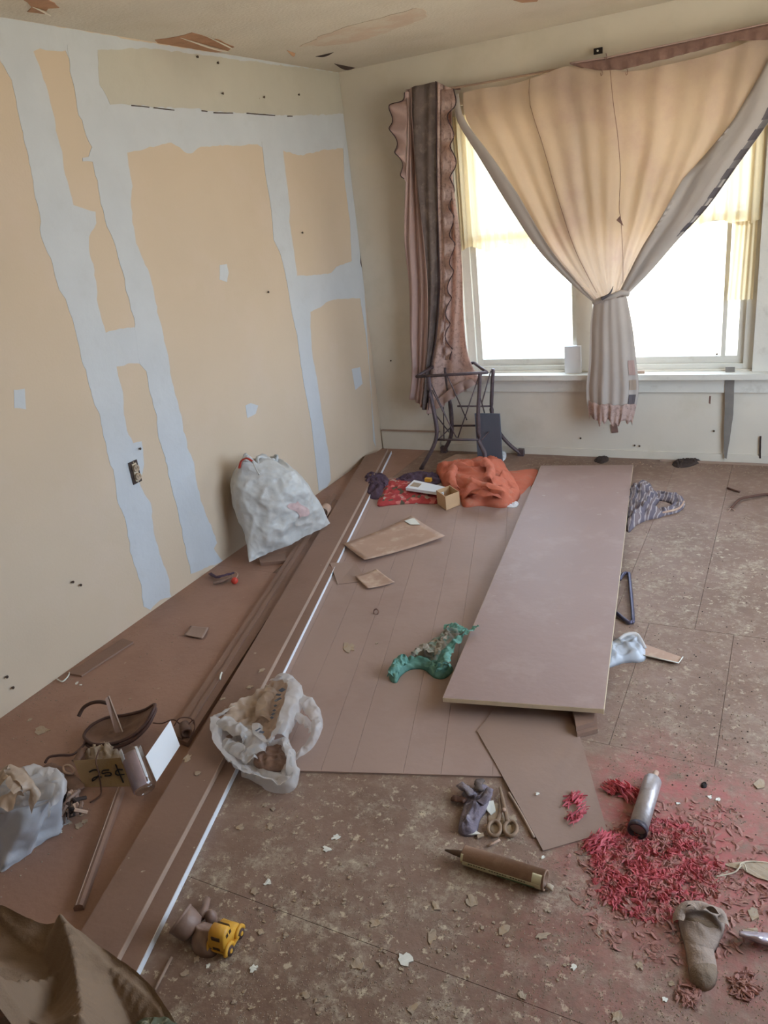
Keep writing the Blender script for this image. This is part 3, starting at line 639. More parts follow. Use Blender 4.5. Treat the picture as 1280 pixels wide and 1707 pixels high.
# block under near end; batten under far end
bA = [U(x, y, 2, .018) for x, y in [(938,1183),(985,1190),(996,1215),(962,1224)]]
V1 = plateg([p+Vector((0,0,.0)) for p in [bA[0]+Vector((-.02,.15,0)), bA[1]+Vector((-.02,.15,0)), bA[2], bA[3]]], .017)
V2 = plateg([p+Vector((0,0,.018)) for p in [bA[0]+Vector((-.02,.15,0)), bA[1]+Vector((-.02,.15,0)), bA[2]+Vector((-.012,.012,0)), bA[3]+Vector((-.006,.012,0))]], .017)
blk = thing('support_block', 'two stacked wood offcuts under the near end of the long panel', 'wood block', bA[3]*1); blk.location.z = 0; blk['_w'] = tuple(blk.location)
mesh('offcut', *V1, M['plank'], blk); mesh('offcut', *V2, M['plank'], blk)
q0, q1 = pc_[0].lerp(pc_[3], .06), pc_[1].lerp(pc_[2], .06)
tag(mesh('support_batten', *plateg([Vector((q0.x+.03, q0.y, .0145)), Vector((q1.x-.03, q1.y, .0145)), Vector((q1.x-.03, q1.y+.05, .0145)), Vector((q0.x+.03, q0.y+.05, .0145))], .0085), M['plank']), 'thin batten under the far end of the long panel', 'batten')
# board under near end of the panel
sbp = [(795,1218,.0105),(850,1316,.0095),(905,1418,.0045),(1012,1387,.0045),(985,1290,.0045),(966,1225,.0065),(930,1160,.0105),(850,1150,.0105)]
tag(plate('hardboard_offcut', jag([U(x, y, 2, z) for x, y, z in sbp], .0015, .05, 3), .0035, M['brownbrd']), 'thin brown hardboard offcut sticking out below the long panel', 'hardboard')
# long boards along the left wall
def plank(name, a0, a1, b0_, b1, z, th, m, label, em, side=True):
    t = thing(name, label, 'board', (0, 0, 0)); P = [U(*a0, 2, z), U(*b0_, 2, z), U(*b1, 2, z), U(*a1, 2, z)]
    c = sum(P, Vector())/4; t.location = (c.x, c.y, z-th); t['_w'] = (c.x, c.y, z-th)
    for p in P: p.x = max(p.x, .006); p.y = min(p.y, -.02)
    mesh('board_face', *plateg(P, th), m, t)
    if side:
        A, Bv = P[1], P[2]; n = Vector((0, 0, 1)).cross(Bv-A).normalized(); n = n if n.x > 0 else -n
        mesh('side_edge', *plateg([A, Bv, Bv+n*.0025, A+n*.0025], th), em, t)
    return P
plank('long_board', (608,760), (133,1556), (646,748), (190,1604), .042, .02, M['plank'], 'wide dusty brown long board, topmost of the boards along left side', M['pedge'])  # side edge painted paler to stand in for light from the right
plank('long_board', (600,775), (165,1600), (652,752), (222,1630), .021, .0195, M['plank'], 'long board with white painted edge beneath the wide brown board', M['wedge'])
plank('long_board', (548,826), (282,1225), (570,838), (312,1238), .02, .019, M['plank'], 'narrow dark brown long board between wide board and left wall', M['plank'], False)
plank('long_board', (556,822), (296,1228), (561,825), (302,1231), .026, .0055, M['plank'], 'thin bead strip lying on the narrow board beside left wall', M['pedge'], False)
# quarter-round stick
a, b = U(200, 1316, 2, .012), U(130, 1513, 2, .012)
tk = thing('moulding_stick', 'short dusty moulding stick with pale edge at lower left', 'moulding', (a+b)/2); tk['_w'] = tuple(tk.location)
t_ = (b-a).normalized(); s_ = t_.cross(Vector((0, 0, 1)))
def prism(name, prof, m, par): 
    V = [e+s_*x+Vector((0, 0, z-.012)) for e in (a, b) for x, z in prof]; n = len(prof)
    return mesh(name, V, [(i, (i+1) % n, (i+1) % n+n, i+n) for i in range(n)]+[tuple(range(n)), tuple(range(2*n-1, n-1, -1))], m, par)
prism('moulding_body', [(-.014, 0), (.013, 0), (.013, .012), (.004, .021), (-.006, .023), (-.014, .018)], M['plank'], tk)
prism('pale_edge', [(.002, .0215), (.005, .0205), (.006, .0225), (.003, .0235)], M['pedge'], tk)  # thin paler strip along the top of the stick
a, b = U(286, 1596, 2, .004), U(258, 1650, 2, .004)
tag(tube('thin_stick', [a, b], .004, M['pedge']), 'thin splinter of pale wood below the toy cup', 'stick')
tag(plate('wall_lath', jag([U(x, y, 2, .008) for x, y in [(112,1122),(136,1126),(222,1070),(204,1064)]], .002, .03, 2), .0075, M['plank']), 'flat dusty lath lying against the foot of left wall', 'lath')
tag(tube('bent_wire', [U(x, y, 2, .006) for x, y in [(95,1132),(104,1136),(113,1128),(116,1121)]], .003, M['flake'], None, 6, 4), 'short pale bent wire at foot of left wall', 'wire')
tag(plate('board_offcut', [U(x, y, 2, .02) for x, y in [(430,928),(475,922),(478,934),(434,938)]], .0195, M['plank']), 'dark wood offcut showing beneath the white bin bag', 'wood offcut')
# ------------------------------------------------------------------ white bin bag
A = U(415, 937, 2, .03); Bb = U(550, 872, 2, .06); 
yb = (A.y+Bb.y)/2
bagO = thing('bin_bag', 'full white bin bag with red drawstring leaning on left wall', 'bag', (.26, yb, .01)); bagO['_w'] = tuple(bagO.location)
# section rings from the floor seam up: (left px, right px, depth thickness)
rings = [((415,937),(550,872),.015,0),((412,915),(541,855),.05,.02),((408,893),(531,838),.095,.05),((394,865),(522,822),.125,.09),((385,838),(515,806),.14,.13),((384,810),(505,795),.14,.17),((389,790),(494,785),.12,.2),((397,776),(482,775),.08,.22),((402,767),(470,769),.045,.225),((408,765),(452,765),.02,.225)]
RV = []
yl0, yr0 = A.y, Bb.y
for k, (l, r, d, back) in enumerate(rings):
    f = k/(len(rings)-1)
    ya = yl0+.16*min(1, f*1.6); yr = yr0-.10*min(1, f*1.6)
    pL = U(*l, 1, ya); pR = U(*r, 1, yr)
    RV.append((pL, pR, d))
def bagpt(u, v):
    f = v*(len(RV)-1); i = min(int(f), len(RV)-2); t = f-i
    g0, g1 = RV[i], RV[i+1]; pL = g0[0].lerp(g1[0], t); pR = g0[1].lerp(g1[1], t); d = g0[2]*(1-t)+g1[2]*t
    c = (pL+pR)/2; hx = (pR-pL)/2; nrm = Vector((hx.y, -hx.x, 0)); nrm.normalize()
    if nrm.x < 0: nrm = -nrm
    an = 2*PI*u; ca, sa = math.cos(an), math.sin(an); e = .75
    p = c+hx*(abs(ca)**e*(1 if ca > 0 else -1))+nrm*d*(abs(sa)**.85*(1 if sa > 0 else -1))
    w_ = .50*ridge(p, 4.0, 3)+.26*ridge(p*1., 9, 5)+.07*ridge(p, 22, 7)+.12*fbm(p, 12, 2)
    p += nrm*(sa)*(w_-.45)*.045+hx.normalized()*ca*(w_-.5)*.02*math.sin(PI*min(1, v*1.1))
    if v > .72: p.z += .018*math.sin(an*5+1)*(v-.72)/.28; p += nrm*.012*math.sin(an*7)*(v-.72)/.28
    p.x = max(.012, p.x); return p
mesh('bag_body', *gridg(bagpt, 170, 120, 0, True), M['bag'], bagO, True)
mesh('print_patch', *gridg(lambda u, v: bagpt(.225-.05*u-.01*math.sin(v*5), .22+.16*v+.01*math.sin(u*6))+Vector((.0035, -.0035, 0)), 14, 14), M['bagred'], bagO, True)
# gathered rim and drawstring
P1 = [bagpt(j/60, .965)+Vector((.006, -.006, .0)) for j in range(60)]
mesh('gathered_rim', *tubeg([p+Vector((0, 0, .012*math.sin(i*.9))) for i, p in enumerate(P1)], .010, 6, 0, True, 1.), M['bag'], bagO, True)
dA, dB = U(402, 778, 1, yb-.05), U(432, 790, 1, yb-.12)
tube('drawstring', [U(399,780,1,yb-.10), U(402,769,1,yb-.12), U(411,764,1,yb-.13), U(421,769,1,yb-.14)], .0075, M['red'], bagO, 6, 6, flatk=.6)
tube('drawstring', [U(421,769,1,yb-.14), U(427,782,1,yb-.17), U(432,791,1,yb-.19)], .0045, M['bag'], bagO, 6, 6)
tube('seam_fold', [bagpt(.5+.0*j+j*.018, .245+.002*j)+Vector((.004, -.004, 0)) for j in range(0, 14)], .003, M['bag'], bagO, 5)
c0 = U(541, 851, 2, .05); ax = Vector((.35, -.93, .12)).normalized()
ta = thing('tape_roll', 'brown cardboard roll lying beside the white bin bag', 'cardboard roll', (c0.x, c0.y, .021)); ta['_w'] = tuple(ta.location)
mesh('roll', *latheg(c0-ax*.05, c0+ax*.05, [(0, .0305), (1, .0305), (1, .026), (0, .026), (0, .0305)], 24, False), M['tan2'], ta, True)
mesh('core', *latheg(c0-ax*.048, c0+ax*.048, [(0, .0258), (1, .0258), (1, .024), (0, .024), (0, .0258)], 24, False), M['leather'], ta, True)
# ------------------------------------------------------------------ cloth pile under the stand
def T_(name, label, cat_, px, **k): return thing(name, label, cat_, U(*px), **k)
tag(lump('purple_cloth', [(606,790),(622,784),(640,788),(650,800),(648,818),(634,829),(614,827),(605,808)], [(618,806),(636,808)], .0, .075, M['purple'], zr=.02, fold=.5, fs=22, seed=1), 'bundled dark purple cloth at the foot of the long boards', 'cloth')
tag(lump('floral_cloth', [(634,803),(665,797),(700,806),(734,812),(738,828),(728,838),(690,838),(655,840),(629,842),(632,826)], [(655,822),(715,824)], .008, .045, M['floral'], zr=.015, fold=.5, fs=16, seed=2), 'red floral patterned cloth crumpled on the panelling sheet', 'cloth')
tag(lump('grey_rag', [(656,800),(690,786),(725,788),(735,800),(720,806),(690,804),(670,806)], [(680,797),(720,796)], .006, .05, M['purple'], zr=.02, fold=.6, fs=26, seed=4), 'dark grey purple rag behind the red floral cloth', 'cloth')
oc = T_('orange_blanket', 'orange folded blanket heaped before the sewing stand', 'blanket', (800, 810)); oc['_w'] = tuple(oc.location)
lump('blanket_body', [(727,776),(760,772),(800,764),(826,762),(842,772),(860,800),(866,822),(842,839),(800,836),(772,838),(764,822),(746,818),(736,800)], [(762,792),(800,790),(835,812)], .0, .13, M['orange'], oc, zr=.035, fold=.5, fs=7, seed=15, M=130, K=24, power=.4)
lump('blanket_tail', [(840,786),(862,782),(895,780),(891,800),(870,826),(848,838),(842,815)], [(856,800),(868,808)], .0, .02, M['orange'], oc, zr=.01, fold=.3, fs=9, seed=6)
for i, pts in enumerate(([(758,776,.10),(752,796,.12),(760,818,.08)], [(775,800,.15),(800,808,.15),(830,816,.14),(852,822,.10)], [(808,766,.14),(818,782,.15),(812,800,.15)], [(772,836,.03),(790,822,.10),(815,826,.10),(845,836,.03)])):
    film('blanket_fold', [U(*q) if len(q) == 2 else U(q[0], q[1], 2, q[2]-.02) for q in pts], .06, M['orange'], oc, i+30, .25, .008, 12, 6, .35)
tag(lump('pale_rag', [(832,838),(850,834),(864,838),(860,846),(842,845)], [(842,840),(856,841)], .007, .015, M['paper'], fold=.5, fs=30, seed=6), 'small grey white rag at lower right of orange blanket', 'rag')
pb = T_('flat_box', 'long flat white printed box on the red floral cloth', 'box', (708, 812))
fb = [U(x, y, 2, .07) for x, y in [(690,800),(744,812),(738,822),(676,813)]]
pb.location = (fb[3].x, fb[3].y, .03); pb['_w'] = tuple(pb.location)
mesh('carton', *plateg(fb, .018), M['paper'], pb)
mesh('print_band', *plateg([p+Vector((0, 0, .0006)) for p in [fb[0].lerp(fb[3], .25).lerp(fb[1].lerp(fb[2], .25), .06), fb[0].lerp(fb[3], .25).lerp(fb[1].lerp(fb[2], .25), .3), fb[0].lerp(fb[3], .75).lerp(fb[1].lerp(fb[2], .75), .3), fb[0].lerp(fb[3], .75).lerp(fb[1].lerp(fb[2], .75), .06)]], .0005), M['flaked'], pb)
q = U(714, 801, 2, .05); tag(box('yellow_tag', (q.x-.02, q.y-.012, .045), (q.x+.02, q.y+.012, .066), M['yellow']), 'tiny yellow packet among rags at stand foot', 'packet')
# open cardboard box
cb_ = T_('cardboard_box', 'small open tan cardboard box in front of orange blanket', 'box', (748, 836)); 
f0, f1, f2 = U(744, 851, 2, .007), U(729, 840, 2, .007), U(767, 842, 2, .007); f3 = f1+f2-f0
cb_.location = (f0+f3)/2; cb_['_w'] = tuple(cb_.location); hh = .085
def sidep(p, q_, hgt=hh):
    d = (q_-p).normalized(); n = Vector((-d.y, d.x, 0)); c_ = (f0+f3)/2
    if n.dot(c_-p) < 0: n = -n
    return join([((p, q_, q_+n*.004, p+n*.004, p+Vector((0,0,hgt)), q_+Vector((0,0,hgt)), q_+n*.004+Vector((0,0,hgt)), p+n*.004+Vector((0,0,hgt))), boxg((0,0,0),(1,1,1))[1])])
for p, q_ in ((f0, f1), (f0, f2), (f1, f3), (f2, f3)): mesh('side', *sidep(p, q_), M['tan'], cb_)
mesh('base', *plateg([f0+Vector((0,0,.003)), f1+Vector((0,0,.003)), f3+Vector((0,0,.003)), f2+Vector((0,0,.003))], .003), M['tan'], cb_)
# papers behind the stand cloth
tag(plate('paper_sheet', [U(x, y, 2, .006) for x, y in [(728,772),(760,757),(806,757),(800,775),(770,780)]], .003, M['tan2']), 'pale brown card lying on floor behind the orange blanket', 'card')
tag(lump('crumpled_paper', [(820,760),(832,753),(843,754),(842,766),(830,770)], [(831,761)], 0, .035, M['paper'], fold=.6, fs=30, seed=8), 'crumpled whitish paper right of slate board at back wall', 'paper')
# curled cards on the sheet
def card(name, px, z, curl, m, label, c='cardboard', th=.002):
    P = [U(x, y, 2, z) for x, y in px]; 
    def fn(u, v):
        p = P[0].lerp(P[1], u).lerp(P[3].lerp(P[2], u), v); return Vector((p.x, p.y, z+.0005+curl*(abs(2*u-1)**2)+curl*.5*(2*v-1)**2))
    return tag(mesh(name, *gridg(fn, 14, 8, th), m, None, True), label, c)
card('cardboard_piece', [(573,911),(686,864),(742,898),(608,938)], .012, .010, M['tan2'], 'large curled piece of dusty cardboard with white upper corner')
c1_ = [U(x, y, 2, .027) for x, y in [(674,868),(690,863),(700,874),(684,874)]]
tag(plate('white_scrap', c1_, .002, M['flake']), 'white paper scrap on top corner of the curled cardboard', 'scrap')
card('cardboard_piece', [(592,963),(628,951),(658,973),(613,983)], .010, .005, M['tan2'], 'small square curled card piece below the larger curled one')
tag(plate('cardboard_piece', [U(x, y, 2, z) for x, y, z in [(550,938,.0265),(592,938,.0115),(612,968,.0085),(563,974,.0085)]], .0015, M['brownbrd']), 'dark thin card lying against white edge of long board', 'cardboard')
card('cardboard_piece', [(307,1060),(318,1045),(348,1048),(338,1066)], .003, .003, M['brownbrd'], 'small brown card scrap on the floor near left wall')
# ring
c = U(627, 1021, 2, .012); tag(tube('metal_ring', [c+Vector((math.cos(t*PI/6)*.012, math.sin(t*PI/6)*.006, math.cos(t*PI/6)*.0+.003+.011*math.sin(t*PI/6)-.0)) for t in range(12)], .0032, M['header'], None, 6, 0, True), 'small dark ring lying in the middle of panelling sheet', 'ring')
# green cloth
gc = T_('green_cloth', 'crumpled teal green plastic wrap beside left edge of long panel', 'plastic wrap', (710, 1110)); gc['_w'] = tuple(gc.location)
lump('green_fold', [(648,1118),(660,1104),(684,1094),(705,1094),(722,1102),(745,1104),(755,1112),(742,1126),(724,1126),(706,1112),(684,1112),(668,1122),(660,1134),(650,1130)], [(665,1116),(690,1104),(715,1112),(740,1116)], .007, .05, M['green'], gc, zr=.02, fold=.6, fs=20, seed=9, rough=.25, M=120, K=22)
lump('dusty_fold', [(682,1094),(700,1076),(728,1058),(744,1044),(762,1042),(772,1050),(756,1068),(742,1090),(744,1104),(722,1102),(704,1095)], [(702,1086),(728,1074),(750,1056)], .007, .035, M['greenpale'], gc, zr=.02, fold=.65, fs=20, seed=10, rough=.25, M=120, K=22)
film('twisted_end', [U(738,1112,2,.045), U(743,1092,2,.055), U(756,1074,2,.07), U(775,1058,2,.08), U(797,1043,2,.088)], lambda t: .055*(1-t)**.7+.012, M['green'], gc, 3, .5, .014, 50)
film('upper_fold', [U(740,1048,2,.04), U(752,1043,2,.055), U(766,1048,2,.06), U(774,1054,2,.06)], .032, M['green'], gc, 4, .4, .012, 50)
film('left_end', [U(676,1098,2,.045), U(664,1106,2,.045), U(656,1118,2,.035), U(654,1130,2,.02)], .045, M['green'], gc, 5, .3, .012, 50)
film('torn_flap', [U(728,1118,2,.05), U(742,1110,2,.06), U(752,1112,2,.05)], .03, M['green'], gc, 6, .7, .012, 50)
film('dusty_ridge', [U(690,1092,2,.045), U(708,1078,2,.05), U(718,1092,2,.045)], .035, M['greenpale'], gc, 7, .6, .014, 50)
film('dusty_ridge', [U(726,1092,2,.045), U(736,1070,2,.055), U(748,1056,2,.05)], .03, M['greenpale'], gc, 8, .8, .012, 50)
# striped shirt
ss = T_('striped_shirt', 'crumpled grey striped shirt at right side of long panel', 'shirt', (1085, 840)); ss['_w'] = tuple(ss.location)
lump('shirt_body', [(1044,822),(1058,804),(1080,800),(1092,814),(1100,826),(1090,842),(1104,854),(1080,860),(1062,868),(1046,880),(1043,850)], [(1062,822),(1080,838),(1060,856)], 0, .085, M['striped'], ss, zr=.025, fold=.55, fs=17, seed=11, M=110, K=20)
lump('sleeve', [(1094,818),(1112,822),(1134,824),(1142,838),(1132,850),(1110,856),(1092,860),(1090,850),(1110,848),(1120,838),(1104,832),(1092,830)], [(1104,826),(1128,832),(1132,842),(1108,852)], 0, .04, M['striped'], ss, zr=.012, fold=.5, fs=22, seed=12)
tube('sleeve_hem', [U(1092,857,2,.012), U(1112,853,2,.018), U(1132,847,2,.018), U(1140,836,2,.02)], .006, M['tan2'], ss, 6, 5)
tag(lump('dark_lint', [(1120,774),(1135,766),(1158,766),(1168,770),(1150,778),(1130,780)], [(1132,773),(1155,771)], 0, .03, M['dark'], fold=.6, fs=40, seed=13), 'dark lint clump against the foot of back wall', 'lint')
tag(lump('dark_lint', [(990,768),(1000,760),(1012,760),(1014,768),(1002,773)], [(1002,767)], 0, .02, M['dark'], fold=.6, fs=40, seed=14), 'small dark fluff behind far end of long panel', 'lint')
# cable right
cb2 = T_('frayed_cable', 'frayed brown cable end on floor at right edge', 'cable', (1240, 835)); cb2['_w'] = tuple(cb2.location)
tube('cable', [U(1219,847,2,.010), U(1232,833,2,.012), U(1250,828,2,.012), U(1285,824,2,.008), U(1330,835,2,.006)], .007, M['cordm'], cb2, 8, 5)
for dx, dy in ((-8, 2), (-6, 6), (6, 4)): tube('frayed_strand', [U(1219,847,2,.010), U(1219+dx,847+dy,2,.005)], .002, M['tan2'], cb2, 5)
tag(tube('bark_sliver', [U(1212,813,2,.006), U(1224,817,2,.008), U(1233,820,2,.006)], .005, M['cordm'], None, 6, 4), 'short brown twig on floor beyond the frayed cable', 'twig')
# bent rod
tag(tube('bent_rod', [U(1033,966,2,.010), U(1040,956,2,.010), U(1047,956,2,.010), U(1049,962,2,.010), U(1055,1030,2,.010), U(1053,1036,2,.010), U(1047,1037,2,.010), U(1028,1022,2,.010)], .0075, M['steel'], None, 8, 4), 'blue grey bent metal rod beside right edge of long panel', 'metal rod')
# white plastic at right of panel
wp = T_('white_plastic_wrap', 'crumpled white plastic sleeve tucked under right side of long panel', 'plastic wrap', (1045, 1085)); wp['_w'] = tuple(wp.location)
lump('sleeve_body', [(1010,1078),(1024,1062),(1050,1054),(1066,1056),(1077,1084),(1070,1096),(1040,1098),(1008,1106)], [(1028,1084),(1058,1076)], 0, .06, M['plastic_blue'], wp, zr=.02, fold=.35, fs=18, seed=15)
tube('rolled_lip', [U(1032,1066,2,.05), U(1044,1058,2,.055), U(1062,1058,2,.05), U(1075,1080,2,.03)], .007, M['plastic'], wp, 6, 5)
tag(plate('plastic_strip', [U(x, y, 2, .012) for x, y in [(1070,1072),(1138,1096),(1131,1105),(1066,1090)]], .004, M['tan2']), 'flat grey strip sticking out from the white plastic sleeve', 'strip')
tag(tube('strip_lip', [U(1068,1091,2,.016), U(1131,1105,2,.016), U(1138,1095,2,.016)], .002, M['flake'], None, 5), 'pale raised rim along the flat grey strip', 'rim')
# ------------------------------------------------------------------ plastic carrier bag, centre left
cbg = T_('carrier_bag', 'crumpled white carrier bag with dark lettering lying open on the boards', 'bag', (440, 1230)); cbg['_w'] = tuple(cbg.location)
def R3(x, y, z): return U(x, y, 2, z)
def ribbon(name, pts, w_, m, par, seed=0, wob=.3, n=7, flatk=.5, amp=.004):
    """a bunched fold of film: a flattened, wrinkled tube"""
    P = cat(pts, 7); N = len(P); V, F = [], []
    for i, p in enumerate(P):
        a_, b_ = P[max(0, i-1)], P[min(N-1, i+1)]; t = (b_-a_).normalized(); s = t.cross(Vector((0, 0, 1))); s.normalize(); q = s.cross(t)
        u = i/(N-1); ww = w_(u) if callable(w_) else w_
        for j in range(12):
            an = 2*PI*j/12; rr = ww*(1+wob*noise.noise(Vector((u*n, j*.9, seed))))
            v = p+s*math.cos(an)*rr+q*math.sin(an)*rr*flatk
            v += noise.noise_vector(v*60)*amp; V.append(v)
    for i in range(N-1):
        for j in range(12): F.append((i*12+j, i*12+(j+1) % 12, (i+1)*12+(j+1) % 12, (i+1)*12+j))
    F += [tuple(range(11, -1, -1)), tuple((N-1)*12+j for j in range(12))]
    for v in V: v.z = max(v.z, .003)
    return mesh(name, V, F, m, par, True)
def dish(name, px, z0, z1, m, par, seed, M_=110, K=26, fs=13, am=.012):
    O = resample(cat([U(x, y, 2, z1) for x, y in px], 6, True), M_, True); c = sum(O, Vector())/M_; V, F = [], []
    for k in range(K+1):
        t = 1-k/K
        for p in O:
            v = c.lerp(p, max(t, .02)); v.z = z0+(z1-z0)*t**2.2
            v.z += (ridge((v.x, v.y, seed), fs, seed)-.35)*am*(.4+t)+(ridge((v.x, v.y, seed), fs*2.3, seed+5)-.5)*am*.5; v += noise.noise_vector(v*34+Vector((seed, 0, 0)))*.006*t; v.z = max(v.z, z0-.001); V.append(v)
    for k in range(K):
        for i in range(M_): F.append((k*M_+i, k*M_+(i+1) % M_, (k+1)*M_+(i+1) % M_, (k+1)*M_+i))
    F.append(tuple(K*M_+i for i in range(M_)))
    return mesh(name, V, F, m, par, True)
zb = .046
dish('upper_pouch', [(374,1192),(400,1168),(436,1150),(452,1138),(470,1134),(482,1142),(482,1170),(470,1200),(452,1226),(436,1234),(410,1222),(380,1210)], zb, .075, M['plastic_tan'], cbg, 1)
dish('lower_pouch', [(358,1205),(372,1200),(400,1210),(428,1216),(440,1232),(460,1236),(476,1232),(484,1260),(487,1290),(472,1308),(440,1298),(405,1286),(375,1262),(360,1235)], .024, .07, M['plastic'], cbg, 2)
lump('dust_inside', [(425,1262),(445,1245),(470,1240),(480,1262),(478,1284),(450,1286),(425,1278)], [(440,1268),(465,1262)], .05, .02, M['leather'], cbg, fold=.5, fs=26, seed=22)
film('bag_handle', [R3(452,1140,.08), R3(470,1133,.10), R3(486,1140,.11), R3(492,1158,.11), R3(486,1182,.10), R3(476,1206,.09), R3(470,1232,.07)], lambda u: .055+.025*math.sin(PI*u), M['plastic'], cbg, 3, .9)
film('bag_handle', [R3(492,1166,.09), R3(512,1172,.09), R3(526,1192,.085), R3(528,1214,.08), R3(518,1238,.05), R3(488,1266,.02)], lambda u: .062*(1-u)+.018, M['plastic'], cbg, 4, .5, .012)
film('bag_wall', [R3(484,1192,.075), R3(500,1198,.075), R3(516,1212,.06), R3(522,1226,.05)], .045, M['plastic'], cbg, 5, .5)
film('bag_wall', [R3(476,1236,.06), R3(484,1262,.06), R3(488,1290,.045), R3(478,1307,.03), R3(455,1304,.03), R3(430,1293,.03), R3(405,1285,.035)], lambda u: .04+.02*math.sin(PI*u), M['plastic'], cbg, 6, 1.)
film('bag_wall', [R3(360,1202,.08), R3(361,1228,.08), R3(374,1258,.06), R3(405,1286,.04), R3(430,1296,.03)], lambda u: .05, M['plastic'], cbg, 7, 1.)
film('bag_wall', [R3(372,1206,.08), R3(395,1218,.085), R3(420,1232,.075), R3(430,1262,.06)], lambda u: .075, M['plastic'], cbg, 8, .35, .016, 30)
film('bag_wall', [R3(376,1240,.06), R3(398,1252,.065), R3(424,1272,.055)], lambda u: .06, M['plastic'], cbg, 12, .3, .016, 30)
film('bag_wall', [R3(428,1212,.08), R3(432,1230,.08), R3(446,1240,.08), R3(460,1226,.09), R3(470,1200,.095), R3(480,1172,.10)], lambda u: .045, M['plastic'], cbg, 9, .9)
film('bag_corner', [R3(356,1214,.07), R3(358,1196,.085), R3(372,1189,.085), R3(392,1180,.08)], .03, M['plastic'], cbg, 10, .8)
film('bag_wall', [R3(455,1150,.075), R3(440,1172,.07), R3(438,1200,.065)], .05, M['plastic_tan'], cbg, 13, .4, .012)
# dark lettering printed down the handle (illegible strokes on the creased film)
for (x, y, w_, h_, an) in [(470,1150,9,6,.1),(464,1158,8,3,.5),(463,1166,5,8,0),(459,1176,4,3,.2),(457,1184,4,3,.3),(455,1190,4,4,.4),(453,1196,5,3,.2),(436,1220,8,3,.4),(430,1216,3,6,0)]:
    c = U(x, y, 2, .098); r_ = Vector((math.cos(an-.4), math.sin(an-.4), 0))*w_*.0011; s = Vector((-r_.y, r_.x, 0)).normalized()*h_*.0016
    mesh('printed_mark', *plateg([c-r_-s, c+r_-s, c+r_+s, c-r_+s], .001), M['slate'], cbg)
# ------------------------------------------------------------------ lower left: white bag with junk
wbg = T_('white_carrier_bag', 'milky white carrier bag with folded tan top at left edge', 'bag', (50, 1400)); wbg['_w'] = tuple(wbg.location)
outl = [(-40,1300),(0,1300),(30,1290),(60,1290),(92,1290),(100,1320),(86,1345),(88,1395),(66,1400),(60,1415),(28,1443),(0,1438),(-30,1400)]
q0 = U(35, 1415, 2, .0)
def wbp(u, v):
    # skirt from gathered top down to the floor outline
    an = 2*PI*u
    bot = BO[int(u*96) % 96]; tp_ = TO[int(u*96) % 96]
    p = bot.lerp(tp_, v); c = CB.lerp(CT, v); rad = (p-c); pl_ = math.sin(an*11+3*math.sin(an*2)+v)*.05+math.sin(an*5+v*2)*.08+.16*(ridge(p, 9, 4)-.5)
    p = c+rad*(1+pl_*(1-.4*v))+Vector((0, 0, .0)); p += noise.noise_vector(p*14)*.012
    p.z = max(.003, p.z); return p
bp_ = [U(x, y, 2, .0) for x, y in [(-60,1370),(-30,1350),(30,1350),(80,1368),(96,1388),(66,1405),(28,1442),(-5,1440),(-50,1420)]]
CB = sum(bp_, Vector())/len(bp_)
tpx = [U(x, y, 2, .20) for x, y in [(-40,1310),(0,1296),(30,1284),(60,1280),(98,1286),(100,1310),(80,1330),(40,1345),(0,1350),(-40,1340)]]
CT = sum(tpx, Vector())/len(tpx)
BO = resample(cat(bp_, 8, True), 96, True); TO = resample(cat(tpx, 8, True), 96, True)
def rot_align(A_, B_):  # start both loops from their leftmost-far vertex
    def st_(L, c): 
        k = max(range(len(L)), key=lambda i: (L[i]-c).normalized().dot(Vector((-.5, .86, 0)))); return L[k:]+L[:k]
    return st_(A_, CB), st_(B_, CT)
BO, TO = rot_align(BO, TO)
mesh('bag_body', *gridg(wbp, 96, 30, 0, True), M['plastic_blue'], wbg, True)
mesh('bag_top', *lumpg([p+Vector((0,0,0)) for p in TO[::8]], [CT], .185, .035, .6, 18, 3, 80, 10), M['plastic'], wbg, True)
film('tied_handle', [U(-20,1330,2,.24), U(8,1292,2,.27), U(20,1284,2,.275), U(38,1302,2,.26), U(54,1322,2,.23), U(50,1345,2,.19)], lambda u: .05, M['plastic_tan'], wbg, 11, .5, .012)
film('tied_handle', [U(18,1288,2,.27), U(22,1310,2,.26), U(34,1326,2,.24)], lambda u: .045, M['plastic_tan'], wbg, 12, .7, .012)
film('tan_fold', [U(-40,1352,2,.20), U(-10,1350,2,.21), U(12,1342,2,.22), U(34,1334,2,.225)], lambda u: .09, M['plastic_tan'], wbg, 13, .5, .016, 26)
film('top_fold', [U(30,1288,2,.25), U(50,1284,2,.26), U(72,1288,2,.25), U(92,1292,2,.24)], lambda u: .05, M['plastic'], wbg, 14, .6)
film('top_fold', [U(92,1290,2,.24), U(100,1312,2,.22), U(90,1332,2,.19), U(84,1350,2,.15)], lambda u: .05, M['plastic'], wbg, 15, .6)
tag(plate('clear_film', jag([U(x, y, 2, .004) for x, y in [(80,1358),(112,1362),(118,1370),(100,1378),(88,1392),(70,1398)]], .003, .02, 2), .0025, M['plastic']), 'flat torn corner of clear film right of milky carrier bag', 'plastic film')
